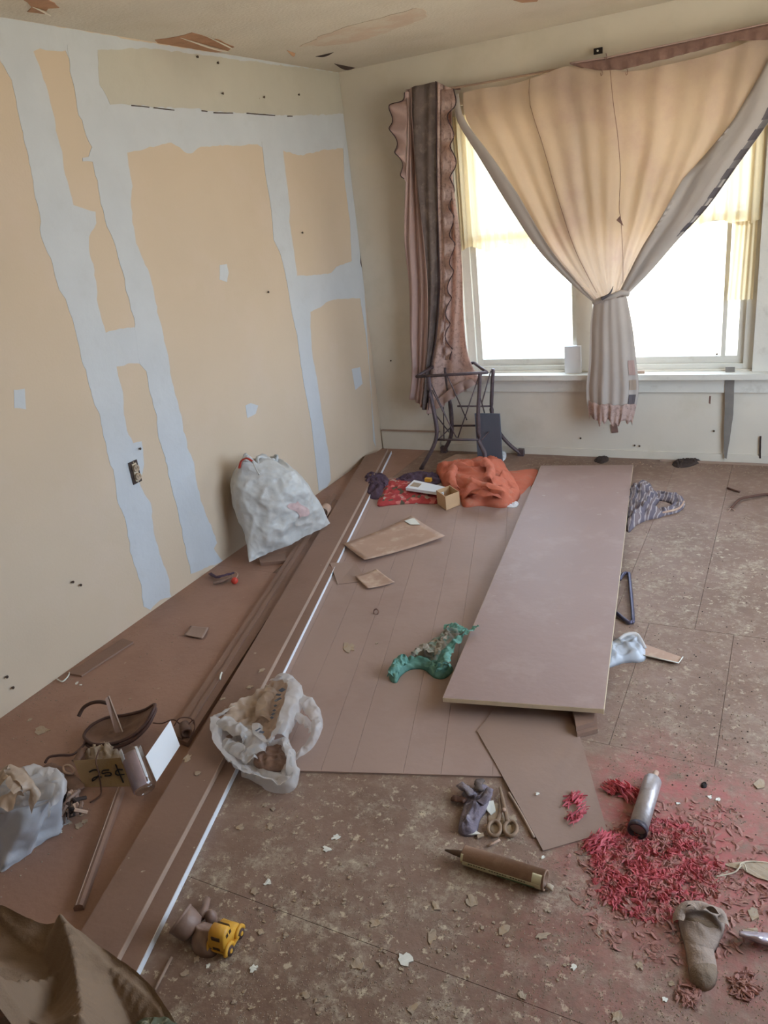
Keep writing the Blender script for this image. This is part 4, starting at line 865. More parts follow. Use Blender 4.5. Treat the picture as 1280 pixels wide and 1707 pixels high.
# junk beside it: a dark tangle of small toy parts
jk = T_('junk_tangle', 'dark tangle of small broken parts right of the milky carrier bag', 'debris', (110, 1345)); jk['_w'] = tuple(jk.location)
lump('dark_heap', [(86,1330),(98,1318),(122,1322),(134,1338),(132,1356),(112,1364),(88,1360)], [(100,1344),(120,1342)], 0, .04, M['dark'], jk, fold=.6, fs=40, seed=31)
for k in range(22):
    c = U(92+rnd.random()*46, 1322+rnd.random()*32, 2, .045); d = Vector((rnd.uniform(-1, 1), rnd.uniform(-1, 1), .3)).normalized()*.02
    mesh('broken_piece', *tubeg([c-d, c+d], .006, 6), M['tan2'] if k % 3 == 0 else M['dark'] if k % 3 == 1 else M['cup'], jk)
# comb / clip
cl = T_('hair_clip', 'toothed brown plastic clip beside the dark tangle', 'clip', (122, 1335)); cl.location.z = .02; cl['_w'] = tuple(cl.location)
cp = [U(104,1346,2,.04), U(116,1332,2,.055), U(132,1318,2,.05)]
tube('spine', cp, .007, M['cup'], cl, 7, 5)
for k in range(6):
    p = cat(cp, 5)[k*2-(k > 4)]; tube('tooth', [p, p+Vector((.016, -.02, -.02)), p+Vector((.02, -.032, -.04))], .003, M['cup'], cl, 5, 3)
# leather sling: brown strap
lt = T_('leather_strap', 'twisted brown leather strap left of the price sign', 'strap', (120, 1280)); lt.location.z = .01; lt['_w'] = tuple(lt.location)
tube('strap', [U(75,1272,2,.02), U(82,1262,2,.035), U(100,1259,2,.035), U(120,1258,2,.03), U(134,1248,2,.03), U(142,1238,2,.03)], .0045, M['leatheredge'], lt, 6, 5)
ribbon('flap', [U(76,1278,2,.02), U(95,1285,2,.02), U(118,1300,2,.02), U(130,1318,2,.02)], lambda u: .022, M['leather'], lt, 15, .2, 5, .25)
tube('buckle', [U(106,1278,2,.04), U(116,1276,2,.045), U(124,1284,2,.04), U(120,1290,2,.035), U(108,1287,2,.035)], .004, M['tan2'], lt, 6, 4, True)
ribbon('flap', [U(140,1248,2,.03), U(132,1260,2,.03), U(124,1270,2,.025)], lambda u: .014, M['leather'], lt, 16, .2, 5, .4)
# 25 cent sign
sg = T_('price_sign', 'brown card price sign reading 25¢ at lower left', 'sign', (178, 1292)); sg['_w'] = tuple(sg.location)
s0, s1, s2, s3 = [U(x, y, 2, z) for x, y, z in [(140,1312,.004),(230,1311,.004),(222,1262,.075),(122,1268,.075)]]
sn = (s1-s0).cross(s3-s0).normalized()
mesh('card', *plateg([s0, s1, s2, s3], .003, sn), M['card'], sg)
def sgp(u, v): return s0.lerp(s1, u).lerp(s3.lerp(s2, u), v)+sn*.0016
def stroke(uv): mesh('ink_stroke', *tubeg([sgp(*q) for q in uv], .0022, 5, 5), M['ink'], sg, True)
def gu(cx, cy):  # crop (100..340,1120..1360) at 5.333x -> sign uv, solved roughly
    x, y = 100+cx/5.333, 1120+cy/5.333; v = (1311-y)/47.; u = (x-(140-18*v))/(90+10*v); return u, v
stroke([gu(262,880), gu(300,862), gu(345,870), gu(350,905), gu(320,945), gu(292,962), gu(300,935), gu(340,925), gu(372,930)])
stroke([gu(440,868), gu(385,872), gu(380,898), gu(420,892), gu(455,898), gu(450,918), gu(400,920)])
stroke([gu(560,872), gu(520,868), gu(498,890), gu(510,915), gu(575,912)])
stroke([gu(497,822), gu(530,900), gu(568,985)])
tube('support_prop', [sgp(.5, .95)-sn*.004, sgp(.5, .95)+Vector((-.02, .07, -.066))], .003, M['card'], sg, 6)
tag(tube('looped_wire', [U(165,1250,2,.05), U(160,1268,2,.08), U(165,1290,2,.07), U(168,1310,2,.02), U(167,1325,2,.006), U(150,1338,2,.005)], .0025, M['cordm'], None, 6, 6), 'thin brown wire looping down in front of the price sign', 'wire')
tag(lump('crushed_cup', [(140,1254),(150,1246),(165,1242),(180,1238),(195,1246),(200,1258),(185,1264),(150,1266)], [(155,1256),(185,1252)], 0, .06, M['flaked'], zr=.02, fold=.5, fs=30, seed=33), 'heap of crushed pale scraps behind the price sign', 'scraps')
# glass jar lying, with paper liner
jr = T_('glass_jar', 'small clear glass jar with white paper and purple card inside', 'jar', (232, 1300)); 
j0 = U(219, 1254, 2, .105); j1 = U(244, 1322, 2, .026); jr.location = (j1.x, j1.y, 0); jr['_w'] = tuple(jr.location)
mesh('glass', *latheg(j0, j1, [(0, .040), (.06, .038), (.85, .038), (.95, .030), (1, .014)], 28, False), M['jar'], jr, True)
mesh('base_rim', *latheg(j0.lerp(j1, .93), j1, [(0, .031), (.5, .025), (1, .012)], 20), M['jar'], jr, True)
ja = (j1-j0).normalized(); jx = CR-ja*ja.dot(CR); jx.normalize(); jy = ja.cross(jx)
if jy.dot(CP-j0) < 0: jy = -jy
def jcyl(r, a0, a1, t0, t1): return gridg(lambda u, v: j0.lerp(j1, t0+(t1-t0)*v)+(jx*math.cos(a0+(a1-a0)*u)+jy*math.sin(a0+(a1-a0)*u))*r, 16, 4, .001)
mesh('paper_liner', *jcyl(.0362, 2.2, 5.8, -.10, .16), M['paper'], jr, True)
mesh('paper_liner', *jcyl(.0355, .75, 1.0, .0, .75), M['paper'], jr, True)
mesh('dark_insert', *jcyl(.0355, 1.05, 3.3, .06, .9), M['jarcard'], jr, True)
# white card standing
w0, w1, w2, w3 = [U(x, y, 2, z) for x, y, z in [(261,1303,.042),(300,1243,.05),(284,1201,.115),(243,1261,.105)]]
tag(plate('white_card', [w0, w1, w2, w3], .002, M['paper']), 'blank white card propped against the long board', 'card')
# small machine part behind
mp = T_('tube_end', 'dusty round metal part with wires behind the white card', 'metal part', (310, 1213)); mp.location.z = .02; mp['_w'] = tuple(mp.location)
c = U(308, 1216, 2, .04); mesh('socket', *latheg(c+Vector((-.02, .02, 0)), c+Vector((.02, -.015, 0)), [(0, .018), (.8, .02), (1, .02), (1, .012), (.7, .012)], 14), M['leather'], mp, True)
tube('wire', [c, U(290,1200,2,.05), U(270,1206,2,.04), U(255,1205,2,.03)], .0022, M['cordm'], mp, 5, 5)
tube('wire', [c, U(322,1200,2,.06), U(324,1215,2,.05), U(315,1230,2,.045)], .0022, M['cordm'], mp, 5, 5)
tube('wire', [U(290,1210,2,.05), U(300,1197,2,.07), U(318,1198,2,.06), U(325,1210,2,.045)], .0022, M['cordm'], mp, 5, 5)
# curved leather pad with wooden upright
pd = T_('saddle_pad', 'curved brown leather pad with an upright slat stuck in it', 'leather pad', (195, 1225)); pd.location.z = .02; pd['_w'] = tuple(pd.location)
pL = [(140,1228,.03),(146,1216,.035),(158,1206,.04),(180,1196,.045),(210,1192,.06),(240,1184,.09),(258,1174,.12),(254,1186,.115),(244,1204,.09),(224,1224,.065),(200,1236,.05),(176,1241,.045),(154,1240,.04)]
O = resample(cat([U(*q[:2], 2, q[2]) for q in pL], 6, True), 60, True); cpt = U(195, 1218, 2, .035)
V, F = [], []
for k in range(7):
    for p in O: v = p.lerp(cpt, k/6*.98); v.z = p.z*(1-k/6)+cpt.z*(k/6)-.010*math.sin(k/6*PI); V.append(v)
for k in range(6):
    for i in range(60): F.append((k*60+i, k*60+(i+1) % 60, (k+1)*60+(i+1) % 60, (k+1)*60+i))
F.append(tuple(360+i for i in range(60)))
mesh('pad', V, F, M['leather'], pd, True)
mesh('rim', *tubeg(O, .006, 6, 0, True), M['leatheredge'], pd, True)
mesh('under_sole', *tubeg([p+Vector((.004, -.006, -.013)) for p in O[26:]], .007, 6), M['leatheredge'], pd, True)
mesh('foot_prop', *tubeg([U(190,1240,2,.04), U(192,1250,2,.0)], .016, 8), M['leather'], pd)
u0, u1, u2, u3 = U(175,1165,2,.15), U(181,1160,2,.152), U(204,1220,2,.05), U(192,1222,2,.05)
mesh('upright_slat', *plateg([u0, u1, u2, u3], .005, (0, -.9, .3)), M['plank'], pd); mesh('slat_edge', *tubeg([u1, u2], .003, 5), M['pedge'], pd)
mesh('curved_band', *tubeg([U(131,1194,2,.025), U(139,1180,2,.05), U(152,1172,2,.07), U(166,1170,2,.08), U(178,1172,2,.085)], lambda t: .007, 8, 6), M['rubber'], pd, True)
# trinket near left wall
tr1 = T_('trinket', 'tangled dark trinket with a shiny red bead near left wall', 'trinket', (372, 965)); tr1['_w'] = tuple(tr1.location)
c = U(391, 968, 2, .018); mesh('red_bead', *latheg(c+Vector((0, 0, -.018)), c+Vector((0, 0, .018)), [(0, .003), (.12, .011), (.3, .0165), (.5, .018), (.7, .0165), (.88, .011), (1, .003)], 16), M['red'], tr1, True)
ribbon('twisted_stem', [U(350,956,2,.012), U(362,962,2,.022), U(376,958,2,.03), U(390,955,2,.03)], lambda u: .009, M['purple'], tr1, 20)
ribbon('twisted_stem', [U(356,972,2,.01), U(370,968,2,.015), U(384,962,2,.02)], lambda u: .011, M['cup'], tr1, 21)
tube('hook', [U(386,960,2,.02), U(390,953,2,.035), U(396,957,2,.03), U(394,963,2,.03)], .003, M['tan2'], tr1, 6, 5)
# ------------------------------------------------------------------ canvas in the corner
def canvas():
    ct_ = T_('canvas_tarp', 'dusty brown canvas tarp bunched up in the bottom left corner', 'tarp', (60, 1700)); ct_['_w'] = tuple(ct_.location)
    edge = [(-60,1490,.12),(0,1511,.14),(45,1532,.14),(80,1542,.13),(104,1545,.13),(125,1556,.12),(160,1578,.10),(195,1600,.09),(230,1624,.075),(256,1650,.06),(276,1680,.045),(292,1706,.03),(305,1740,.02)]
    E_ = resample(cat([U(x, y, 2, z) for x, y, z in edge], 6), 90)
    inner = [U(x, y, 2, z) for x, y, z in [(-120,1600,.22),(-60,1640,.22),(0,1690,.21),(40,1730,.19),(80,1755,.17),(120,1770,.15),(160,1795,.12),(200,1810,.09),(240,1830,.05)]]
    I_ = resample(cat(inner, 6), 90)
    RG = [([(112,1552),(122,1590),(130,1640),(146,1700),(158,1750)], .085, .035), ([(112,1556),(90,1600),(50,1640),(5,1690),(-40,1730)], .05, .03), ([(118,1556),(170,1585),(215,1625),(262,1680)], .03, .03), ([(-10,1512),(30,1545),(55,1560),(85,1548),(112,1550)], .02, .03), ([(200,1640),(240,1690)], .02, .03), ([(-60,1560),(0,1600),(40,1610)], .04, .05)]
    RG = [(resample(cat([U(x, y, 2, .16) for x, y in l], 5), 30), h_, w_) for l, h_, w_ in RG]
    def fn(u, v):
        f = u*89; i = min(int(f), 88); e = E_[i].lerp(E_[i+1], f-i); n_ = I_[i].lerp(I_[i+1], f-i)
        p = e.lerp(n_, v); p.z -= .11*math.sin(PI*min(1, v*1.15))**.8
        b_ = 0
        for L_, h_, w_ in RG:
            d = min((q.xy-p.xy).length for q in L_[::2]); b_ = max(b_, h_*1.7*max(0, 1-d/(w_*3.0))**1.3)
        p.z += b_*min(1, v*8+.25)+.008*fbm(p, 9, 2)+.003*fbm(p, 30, 4)
        p.z = max(p.z, .01); return p
    mesh('canvas_top', *gridg(fn, 150, 70), M['canvas'], ct_, True)
    def fn2(u, v):
        p = fn(u, 0).copy(); z0 = p.z; k = min(int(u*89), 89)
        inn = (I_[k]-E_[k]); inn.z = 0
        p += inn.normalized()*(.05*v); p.z = z0*(1-v)+.004*v+.008*math.sin(u*60)*v*(1-v)
        return p
    mesh('canvas_drop', *gridg(fn2, 120, 8), M['canvas'], ct_, True)
    mesh('printed_corner', *lumpg([U(x, y, 2, .04) for x, y in [(225,1700),(255,1692),(285,1694),(296,1712),(280,1740),(220,1740)]], [U(255,1715,2,.04)], .03, .03, .5, 30, 4, 50, 8), M['camo'], ct_, True)
canvas()
tag(plate('pale_scrap', jag([U(x, y, 2, .046) for x, y in [(100,1545),(112,1538),(122,1544),(124,1558),(112,1556)]], .002, .015, 1), .003, M['flaked']), 'pale crumbly scrap on the board at edge of canvas tarp', 'scrap')
# ------------------------------------------------------------------ toys
car = T_('toy_car', 'yellow vintage toy car lying on dusty floor at lower left', 'toy car', (382, 1575))
rear, front = U(366, 1590, 2, 0), U(392, 1548, 2, 0)
cdv = (front-rear); L_ = cdv.length; fx = cdv.normalized(); fy = Vector((-fx.y, fx.x, 0)); car.location = (rear+front)/2; car['_w'] = tuple(car.location)
O0 = rear-fx*.004
def sect(prof, hw, z0_):  # side profile extruded across, rounded
    V, F = [], []; n = len(prof)
    for s, k in ((-1, .86), (-.8, 1), (.8, 1), (1, .86)):
        for x, z in prof:
            cx = .5; V.append(O0+fx*(L_*(cx+(x-cx)*(.97 if k < 1 else 1)))+fy*hw*s+Vector((0, 0, z0_+(z-z0_)*(k if z > .03 else 1))))
    for r in range(3):
        for i in range(n): F.append((r*n+i, r*n+(i+1) % n, (r+1)*n+(i+1) % n, (r+1)*n+i))
    F += [tuple(range(n)), tuple(range(4*n-1, 3*n-1, -1))]; return V, F
mesh('body', *sect([(0, .012), (-.03, .026), (.01, .042), (.06, .056), (.14, .066), (.26, .070), (.44, .069), (.52, .062), (.58, .046), (.88, .040), (1.0, .032), (1.02, .012)], .024, .012), M['yellow'], car, True)
def carbox(name, x0, x1, y0, y1, z0, z1, m, par=car):
    P = [O0+fx*(L_*x)+fy*y+Vector((0, 0, z)) for z in (z0, z1) for x, y in ((x0, y0), (x1, y0), (x1, y1), (x0, y1))]
    return mesh(name, P, boxg((0,0,0),(1,1,1))[1], m, par)
carbox('rear_window', .02, .085, -.012, .012, .046, .056, M['window_dark']); carbox('windscreen', .565, .61, -.016, .016, .048, .060, M['window_dark'])
for s in (-1, 1):
    for x in (.20, .38): carbox('side_window', x, x+.11, s*.0235-.0012, s*.0235+.0012, .048, .058, M['window_dark'])
    carbox('running_board', .3, .7, s*.026-.006, s*.026+.006, .012, .017, M['yellow'])
    for x in (.16, .84):
        c = O0+fx*(L_*x)+Vector((0, 0, .012)); wh = mesh('wheel', *latheg(c+fy*s*.022, c+fy*s*.032, [(0, .0125), (1, .0125)], 16), M['rubber'], car, True)
        mesh('hub', *latheg(c+fy*s*.032, c+fy*s*.0335, [(0, .006), (1, .005)], 10), M['yellow'], wh)
        ar = [O0+fx*(L_*x+math.cos(t)*.017)+fy*s*.026+Vector((0, 0, .012+math.sin(t)*.017)) for t in [PI*i/8 for i in range(9)]]
        mesh('fender', *tubeg(ar, .006, 6), M['yellow'], car, True)
carbox('rear_bumper', -.05, -.02, -.022, .022, .012, .018, M['yellow']); carbox('licence_plate', -.035, -.015, -.010, .010, .020, .028, M['window_dark'])
# brown toy figure / cup bits
tc_ = T_('toy_cup', 'dusty brown plastic cup tipped over beside the white board edge', 'cup', (300, 1545))
c0 = U(299, 1530, 2, .055); c1 = U(325, 1552, 2, .025); tc_.location = (c0.x, c0.y, 0); tc_['_w'] = tuple(tc_.location)
mesh('cup_body', *latheg(c0, c1, [(0, .0), (0, .036), (.05, .039), (.4, .038), (.85, .034), (1, .022), (1, .0)], 24, False), M['cup'], tc_, True)
mesh('cup_rim', *latheg(c0, c0+(c1-c0)*.12, [(0, .039), (.5, .041), (1, .039)], 24, False), M['cup'], tc_, True)
dc = T_('dusty_toy', 'lumpy dust covered brown toy beside the yellow car', 'toy', (345, 1560)); dc['_w'] = tuple(dc.location)
lump('toy_body', [(318,1560),(328,1545),(345,1538),(362,1543),(366,1560),(358,1585),(338,1590),(320,1580)], [(335,1560),(348,1565)], 0, .055, M['cup'], dc, zr=.015, fold=.35, fs=16, seed=40)
c = U(351, 1526, 2, .03); mesh('toy_head', *latheg(c+Vector((0, 0, -.028)), c+Vector((0, 0, .016)), [(0, .008), (.3, .015), (.6, .016), (.85, .011), (1, .003)], 14), M['cup'], dc, True)
tube('toy_arm', [U(335,1530,2,.03), U(342,1512,2,.025), U(345,1500,2,.012)], .010, M['cup'], dc, 8, 4)
# ------------------------------------------------------------------ caulk tubes
def cyl(name, a, b, r, m, par, prof=None, n=24): return mesh(name, *latheg(a, b, prof or [(0, r), (1, r)], n), m, par, True)
a = U(773, 1425, 2, .026); b = U(910, 1468, 2, .026)
k1 = T_('caulk_cartridge', 'brown caulking cartridge with green label and pointed nozzle', 'caulk tube', (840, 1460)); k1.location = ((a.x+b.x)/2, (a.y+b.y)/2, 0); k1['_w'] = tuple(k1.location)
R_ = .0255
cyl('tube_body', a, b, R_, M['tubebr'], k1, [(0, .001), (0, R_*.96), (.01, R_), (.985, R_), (.985, R_*1.03), (1, R_*1.03), (1, R_*.86), (.93, R_*.86), (.93, .001)])
ta_ = (b-a).normalized(); tx = Vector((0, 0, 1)); ty = ta_.cross(tx)
if ty.y > 0: ty = -ty
def lab(name, a0, a1, t0, t1, m, rr=R_+.0006):
    a0 += .32; a1 += .32; mesh(name, *gridg(lambda u, v: a.lerp(b, t0+(t1-t0)*u)+(ty*math.cos(a0+(a1-a0)*v)+tx*math.sin(a0+(a1-a0)*v))*rr, 20, 6, .0005), m, k1, True)
lab('label_band', -.75, -.1, .02, .97, M['tubegr']); lab('label_band', -.2, .9, .86, .97, M['tubegr']); lab('label_band', -.2, .6, .0, .03, M['tubegr']); lab('green_stripe', -.72, -.5, .45, .9, M['tubegr2'], R_+.0012)
for k in range(22):
    t0 = .10+k*.032
    if k in (7, 15): continue
    lab('printed_line', -.28, -.20, t0, t0+.022, M['ink'], R_+.0013)
n0 = U(742, 1417, 2, .016); cyl('nozzle', a, n0, .01, M['nozzle'], k1, [(0, .014), (.08, .010), (.5, .0075), (1, .0025)])
ribbon('dried_caulk', [b+Vector((0, 0, -.015)), b+ta_*.018+Vector((0, 0, -.020))], lambda u: .008, M['flaked'], k1, 50)
a = U(1088, 1300, 2, .026); b = U(1062, 1386, 2, .026)
k2 = T_('caulk_cartridge', 'silver grey caulking cartridge lying on the pink shredded paper', 'caulk tube', (1075, 1350)); k2.location = ((a.x+b.x)/2, (a.y+b.y)/2, 0); k2['_w'] = tuple(k2.location)
cyl('tube_body', a, b, R_, M['silver'], k2, [(0, .001), (0, R_*.9), (.02, R_), (.93, R_), (.93, R_*.9), (.93, .001)])
cyl('end_rim', a.lerp(b, .92), b, R_, M['darkmetal'], k2, [(0, R_*.98), (0, R_*1.04), (1, R_*1.04), (1, R_*.88), (.1, R_*.88), (0, .001)])
cyl('nozzle', a, U(1094,1287,2,.026), .01, M['tan2'], k2, [(0, .010), (.4, .0085), (1, .008)], 14)
# ------------------------------------------------------------------ purple glove, scissors
gl = T_('dusty_glove', 'dusty dark violet crumpled glove left of the scissors', 'glove', (785, 1345)); gl['_w'] = tuple(gl.location)
lump('palm', [(768,1322),(785,1312),(800,1303),(815,1308),(818,1325),(812,1346),(800,1362),(794,1384),(780,1390),(764,1384),(766,1360),(772,1340)], [(795,1322),(790,1345),(778,1374)], 0, .042, M['greycloth'], gl, zr=.012, fold=.5, fs=24, seed=60)
ribbon('finger', [U(788,1326,2,.03), U(776,1314,2,.03), U(766,1308,2,.02)], lambda u: .013, M['greycloth'], gl, 61)
ribbon('finger', [U(800,1318,2,.035), U(797,1306,2,.035), U(802,1300,2,.02)], lambda u: .012, M['darkst'], gl, 62)
ribbon('finger', [U(775,1335,2,.02), U(762,1332,2,.015), U(754,1330,2,.01)], lambda u: .012, M['cordm'], gl, 63)
ribbon('finger', [U(800,1340,2,.03), U(812,1328,2,.035), U(816,1316,2,.03)], lambda u: .012, M['greycloth'], gl, 64)
sz = T_('scissors', 'dust covered scissors with loop handles lying beside the glove', 'scissors', (835, 1365)); sz['_w'] = tuple(sz.location)
for cx, cy in ((824,1381),(851,1381)):
    mesh('finger_loop', *tubeg([U(cx+math.cos(t*PI/8)*10.5, cy+math.sin(t*PI/8)*12.5, 2, .009) for t in range(16)], .0055, 8, 0, True), M['scis'], sz, True)
tube('blade', [U(846,1370,2,.012), U(842,1350,2,.012), U(836,1325,2,.010), U(833,1312,2,.008)], lambda t: .0075*(1-t*.5), M['scis'], sz, 8, 4, flatk=.5)
tube('blade', [U(829,1370,2,.008), U(834,1352,2,.008), U(832,1330,2,.006)], lambda t: .0075*(1-t*.5), M['scis'], sz, 8, 4, flatk=.4)
mesh('dust_clod', *lumpg([U(x, y, 2, 0) for x, y in [(815,1345),(828,1338),(838,1356),(846,1372),(858,1366),(862,1380),(850,1392),(822,1392),(812,1370)]], [U(838,1372,2,0)], 0, .006, .6, 40, 5, 60, 8), M['flaked'], sz, True)
cyl('pivot_screw', U(840,1352,2,.012), U(840,1352,2,.012)+Vector((0, 0, .007)), .006, M['tan2'], sz)
for i, (px, lb) in enumerate([([(810,1336),(822,1334),(826,1352),(818,1357),(811,1350)], 'cream folded scrap between the glove and scissors'), ([(789,1372),(796,1370),(794,1384),(802,1390),(781,1391)], 'small white torn scrap at the glove cuff'), ([(795,1390),(806,1388),(807,1393),(796,1397)], 'tan paint chip below the glove cuff'), ([(848,1361),(858,1358),(862,1367),(852,1370)], 'cream chip right of the scissor blades')]):
    tag(plate('paper_scrap', jag([U(x, y, 2, .008) for x, y in px], .0015, .01, i), .004, M['flake'] if i < 2 else M['flaked']), lb, 'scrap')
tag(tube('screw', [U(813,1410,2,.004), U(822,1406,2,.004), U(833,1400,2,.004)], .0035, M['tan2'], None, 6), 'rusty thin screw above the brown caulking cartridge', 'screw')
# small dark twig next to hardboard edge
tag(tube('bead_strip', [U(848,1322,2,.004), U(868,1355,2,.005), U(890,1396,2,.004)], .0045, M['pedge'], None, 6, 4), 'thin pale bead strip along left edge of the hardboard offcut', 'strip')
# ------------------------------------------------------------------ grey sock, wrapper, string
sk = T_('grey_sock', 'grey knitted sock lying open end up at lower right', 'sock', (1168, 1570)); sk['_w'] = tuple(sk.location)
lump('sock_leg', [(1130,1520),(1140,1508),(1160,1505),(1188,1512),(1204,1522),(1209,1540),(1203,1560),(1192,1582),(1180,1592),(1160,1596),(1146,1580),(1134,1552)], [(1162,1545),(1168,1570)], 0, .034, M['sock'], sk, zr=.01, fold=.25, fs=12, seed=70, power=.35)
lump('sock_foot', [(1140,1562),(1160,1556),(1186,1566),(1192,1590),(1196,1616),(1190,1638),(1170,1646),(1152,1634),(1146,1600)], [(1166,1580),(1172,1622)], 0, .030, M['sock'], sk, zr=.01, fold=.25, fs=12, seed=71, power=.35)
lump('sock_toe', [(1150,1612),(1164,1602),(1184,1604),(1196,1614),(1192,1638),(1176,1648),(1158,1641),(1150,1628)], [(1168,1626),(1178,1624)], 0, .034, M['sockdark'], sk, zr=.01, fold=.25, fs=12, seed=72, power=.35)
film('sock_cuff', [U(1131,1540,2,.030), U(1134,1520,2,.040), U(1150,1510,2,.045), U(1180,1514,2,.045), U(1204,1528,2,.038), U(1208,1546,2,.028)], .034, M['sock'], sk, 73, .9, .003, 20)
lump('cuff_opening', [(1142,1528),(1160,1526),(1186,1534),(1198,1542),(1180,1546),(1156,1540)], [(1160,1534),(1182,1540)], .022, .012, M['sockdark'], sk, zr=.03, fold=.2, fs=12, seed=74)
tag(mesh('foil_wrapper', *gridg(lambda u, v: U(1232+u*85, 1556+u*18-(12-24*v)*math.sin(PI*(.1+u*.45)), 2, .012+.03*math.sin(PI*v)*math.sin(PI*min(1, u+.2))+.004*math.sin(u*20)), 20, 10, .001), M['foil'], None, True), 'shiny silvery wrapper at the right edge beside grey sock', 'wrapper')
tag(tube('string', [U(1192,1462,2,.004), U(1222,1455,2,.006), U(1232,1446,2,.01), U(1236,1439,2,.008), U(1256,1436,2,.005), U(1300,1441,2,.004)], .002, M['twine'], None, 5, 6), 'pale string curling over the floor at right edge', 'string')
tag(tube('string', [U(1233,1446,2,.008), U(1240,1440,2,.012), U(1244,1452,2,.006)], .0018, M['twine'], None, 5, 6), 'short knotted end of the pale string', 'string')
for i, (px, lb) in enumerate([([(1178,1466),(1200,1458),(1214,1450),(1210,1462),(1196,1470),(1184,1478),(1176,1474)], 'large tan paint flake below the pale string'), ([(1205,1440),(1250,1435),(1285,1440),(1285,1470),(1262,1462),(1235,1450)], 'dusty translucent film under the pale string'), ([(1236,1548),(1262,1546),(1264,1552),(1244,1556)], 'cream torn scrap above the silvery wrapper'), ([(1246,1516),(1262,1516),(1265,1528),(1252,1534)], 'tan flake right of the grey sock cuff'), ([(1256,1306),(1266,1298),(1274,1300),(1274,1312),(1262,1314)], 'cream crumpled scrap at far right near dark floor')]):
    tag(plate('floor_scrap', jag([U(x, y, 2, .004) for x, y in px], .002, .012, i+5), .0032, M['flaked']), lb, 'scrap')
tag(lump('black_fluff', [(1168,1308),(1173,1304),(1178,1307),(1177,1313),(1170,1314)], [(1173,1309)], 0, .012, M['ink'], fold=.6, fs=60, seed=80), 'tiny black fluff right of the silver cartridge', 'lint')
# ------------------------------------------------------------------ pink shredded paper
def shreds(name, cx, cy, rx, ry, n, m, label, hz=.02, seed=0, ln=(.02, .06), par=None, kind='stuff', base=0., ang=None, wd=(.003, .011)):
    """crumpled torn tissue: elongated creased scraps, randomly tilted, denser to the middle"""
    r = random.Random(seed); parts = []; c0 = 0
    while c0 < n:
        rr = r.random()**.6; an = r.random()*2*PI; x = cx+rx*rr*math.cos(an); y = cy+ry*rr*math.sin(an)
        if fbm(Vector((x/28, y/28, 0)), 1, seed) < -.45+.6*rr*r.random(): continue
        c0 += 1
        c = U(x, y, 2, 0); L = r.uniform(*ln); w_ = r.uniform(*wd)*.5; hgt = base+.0015+hz*(1-rr)**.7*r.random()
        d = r.gauss(ang, .35) if ang is not None else r.random()*PI; D = Vector((math.cos(d), math.sin(d), r.uniform(-.06, .12))); S = Vector((-math.sin(d), math.cos(d), r.uniform(-.9, .9)))
        V = []; K = 4; bend = r.uniform(-.25, .25)
        for k in range(K+1):
            t = k/K-.5; ww = w_*(1-(2*t)**2*r.uniform(.5, 1.))*r.uniform(.7, 1.3); q = c+D*(L*t)+Vector((-D.y, D.x, 0))*(bend*L*4*t*t)
            cr_ = Vector((0, 0, r.uniform(.0, .006)*min(1, hz*80)))
            for e in (-1, 0, 1):
                v = q+S*(ww*e)+(cr_ if e == 0 else Vector((0, 0, 0))); v.z = max(base+.0008, hgt+v.z); V.append(v)
        parts.append((V, [(3*k+j, 3*k+j+1, 3*k+j+4, 3*k+j+3) for k in range(K) for j in (0, 1)]))
    o = mesh(name, *join(parts), m, par)
    if label: tag(o, label, 'shredded paper')
    if kind: o['kind'] = kind
    return o
shreds('shredded_paper', 1095, 1450, 110, 84, 2300, M['pinkm'], 'wide spread of pink red shredded tissue paper at lower right', .010, 1, (.010, .038))
shreds('shredded_paper_scatter', 1130, 1470, 190, 140, 1000, M['pinkd'], 'thin scatter of dusty pink shreds around the main spread', .002, 2, (.006, .028))
shreds('shredded_paper_clump', 958, 1350, 15, 24, 70, M['pinkb'], 'bright pink shredded clump on the hardboard offcut', .02, 3, (.02, .05), ang=1.2, base=.005, wd=(.002, .006))
shreds('shredded_paper_clump', 1036, 1322, 28, 18, 120, M['pinkb'], 'bright pink shredded clump left of the silver cartridge', .03, 4, (.02, .05), ang=2.4)
shreds('shredded_paper_clump', 1002, 1406, 26, 16, 110, M['pinkb'], 'pink shredded clump touching the hardboard corner', .025, 5, (.02, .06), ang=1.)
shreds('shredded_paper_clump', 1240, 1645, 22, 26, 70, M['pinkd'], 'dusty pink shredded patch below the silvery wrapper', .01, 6, (.01, .04))
shreds('shredded_paper_clump', 1140, 1660, 26, 22, 60, M['pinkd'], 'dusty pink shredded patch below the grey sock', .008, 7, (.01, .03))
